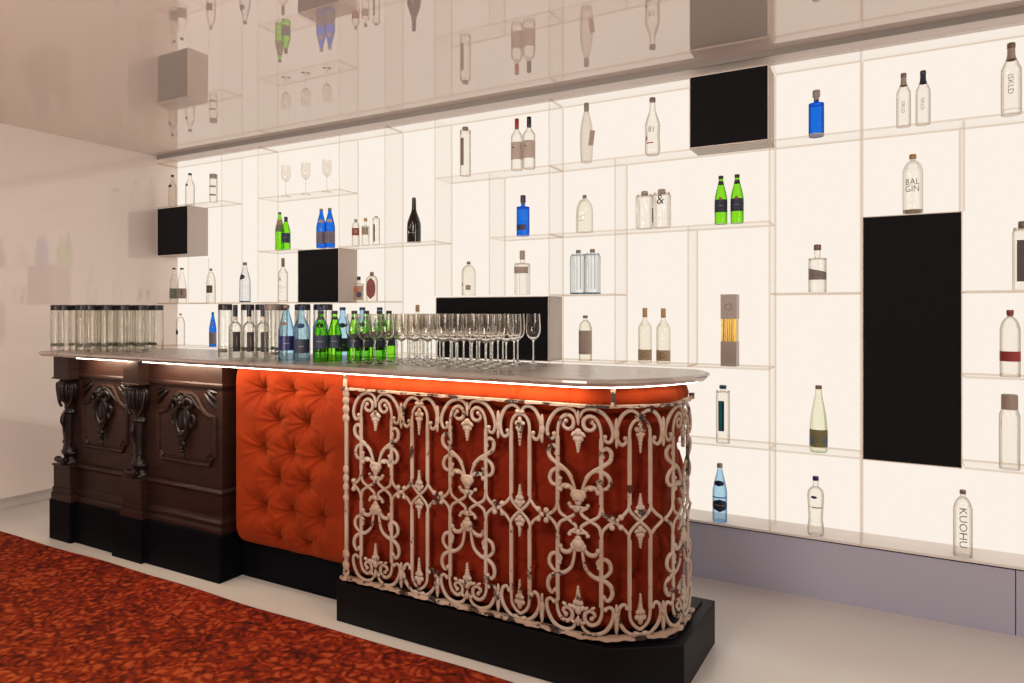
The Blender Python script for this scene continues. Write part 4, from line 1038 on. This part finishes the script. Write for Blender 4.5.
pb = bottle((-2.56,2.49,ZC), .264, .0385, 'soda', 'sky', (.94,.40,'navy'), labels=[(.14,.40,(.03,.035,.07),70,5),(.60,.70,(.03,.04,.12),30,0,'oval')], texts=[('~~',.022,.27,'cream',0,5)],
            desc='pale blue bottle with navy cap in front of the row of its kind', group='pale blue navy capped bottles on the counter')
for p, d in (((-2.54,2.60),'pale blue navy capped bottle peeking out just left of the green ones'),((-2.475,2.69),'pale blue navy capped bottle between the two front green bottles'),((-2.43,2.79),'pale blue navy capped bottle behind the third green bottle'),((-2.38,2.87),'pale blue navy capped bottle farthest back beside the glasses')):
    dup(pb, (p[0], p[1], ZC), d)
gb = bottle((-2.412,2.47,ZC), .246, .0345, 'slope', 'green', (.93,.42,'ink'), labels=[(.26,.52,'slate',72,0)], texts=[('~~~~',.016,.40,'cream',0,0)], neck=(.82,.88,'ink'),
            desc='bright green bottle with navy label, foremost left of the counter group', group='green bottles on the counter')
for p, d in (((-2.388,2.54),'bright green bottle touching the foremost one, second from the left'),((-2.316,2.60),'bright green bottle with navy label, third along the counter'),((-2.30,2.67),'green bottle seen through the first wine glass'),((-2.29,2.76),'green bottle seen through the second wine glass'),((-2.29,2.835),'green bottle at the back behind the first wine glasses')):
    dup(gb, (p[0], p[1], ZC), d)

# ------------------------------------------------------------------ wine glasses
def real_glass():
    m, nt, out = newmat('solid_crystal'); g = N(nt, 'ShaderNodeBsdfGlass'); g.inputs['IOR'].default_value = 1.47; g.inputs['Roughness'].default_value = 0.; g.inputs['Color'].default_value = (.975,.965,.95,1)
    nt.links.new(g.outputs[0], out.inputs[0]); return m
M_crys = real_glass()
def wine_glass(loc, label, group, H=.231):
    t = thing('wine_glass', label, 'wine glass', loc, 0., group); k = H/.231
    s = lambda L_: [(r*k, z*k) for r, z in L_]
    MB().lathe(s([(.0345,.0),(.0345,.0012),(.028,.0025),(.012,.005),(.005,.010),(.0036,.018)]), 24, capt=False).build('foot', M_crys, t, smooth=True, angle=60)
    MB().lathe(s([(.0036,.018),(.0033,.05),(.0033,.085),(.0038,.100),(.0060,.108)]), 12, capb=False, capt=False).build('stem', M_crys, t, smooth=True)
    o = s([(.0060,.108),(.014,.1125),(.025,.123),(.032,.138),(.0345,.155),(.0342,.175),(.0325,.205),(.0308,.231)])
    i_ = s([(.0298,.231),(.0315,.205),(.0331,.175),(.0333,.155),(.0307,.1395),(.0238,.1255),(.013,.1155),(.001,.1125)])
    MB().lathe(o+i_, 24, capb=False, capt=True).build('bowl', M_crys, t, smooth=True, angle=70)
    return t
LBL = 'clear stemmed wine glass standing in the rows on the countertop'
wg = wine_glass((-2.235,2.50,ZC), LBL, 'wine glasses in rows on the bar')
for j, y in enumerate((2.50,2.62,2.74,2.86)):
    for i in range(11):
        x = -2.245+.0745*i+(.034 if j % 2 else 0.)
        if (i, j) == (0, 0) or (j >= 2 and i == 0): continue
        if i <= 1 and j == 0: y_ = 2.50
        dup(wg, (x+random.uniform(-.006,.006), y+random.uniform(-.008,.008), ZC))
w2 = wine_glass((-3.974,3.71,ZK[5]), 'clear wine glass on the high shelf, nearest the green bottles', 'wine glasses on the high shelf', .235)
w2.location.z = ZK[5]+.0008
dup(w2, (-3.771,3.71,ZK[5]+.0008), 'clear wine glass on the high shelf, middle of three'); dup(w2, (-3.562,3.71,ZK[5]+.0008), 'clear wine glass on the high shelf, farthest from the green bottles')

# ------------------------------------------------------------------ light, world, camera
def area(name, loc, target, size, energy, col, sy=None):
    l = bpy.data.lights.new(name, 'AREA'); l.energy = energy; l.color = col; l.size = size
    if sy: l.shape = 'RECTANGLE'; l.size_y = sy
    o = bpy.data.objects.new(name, l); C.objects.link(o); o.location = loc
    o.rotation_euler = (Vector(target)-Vector(loc)).to_track_quat('-Z', 'Y').to_euler(); return o
area('room_light', (-1.4,.5,2.62), (-2.1,2.0,.3), .7, 36, (1.,.85,.72))
area('far_spot', (-3.9,.7,2.62), (-4.0,2.0,.2), .5, 14, (1.,.85,.72))
b = area('fill_light', (-1.5,-2.0,.5), (-3.0,2.0,2.7), 2.0, 66, (1.,.88,.80)); b.data.spread = math.radians(95)  # added fill lamp behind the camera, brightens ceiling and left wall
area('side_light', (2.4,.8,2.2), (-.6,2.9,0.), 1.2, 45, (1.,.88,.80))
for x0, x1, e in ((-4.19,-3.72,2.2),(-3.56,-3.02,2.6),(-3.0,-1.0,3.2)):
    l = area('led_tape_light', ((x0+x1)/2, 2.33, 1.1215), ((x0+x1)/2, 2.41, 1.06), x1-x0, e, (1.,.80,.56), .012)
w = bpy.data.worlds.new('room_world'); bpy.context.scene.world = w; w.use_nodes = True
w.node_tree.nodes['Background'].inputs[0].default_value = (1.,.88,.78,1); w.node_tree.nodes['Background'].inputs[1].default_value = .12
cam = bpy.data.cameras.new('camera'); co = bpy.data.objects.new('camera', cam); C.objects.link(co)
co.location = (0,0,1.4); co.rotation_euler = (PI/2, 0, .5033)
cam.sensor_width = 36; cam.lens = 688.6/1024*36; cam.shift_x = .5/1024; cam.shift_y = -30.6/1024; cam.clip_start = .05
sc = bpy.context.scene; sc.camera = co
sc.view_settings.view_transform = 'Standard'; sc.view_settings.look = 'None'; sc.view_settings.exposure = 0.; sc.view_settings.gamma = 1.
cy = sc.cycles
cy.max_bounces = 16; cy.transmission_bounces = 16; cy.transparent_max_bounces = 64; cy.glossy_bounces = 5; cy.diffuse_bounces = 4
cy.sample_clamp_indirect = 4.; cy.use_denoising = True; cy.caustics_reflective = False
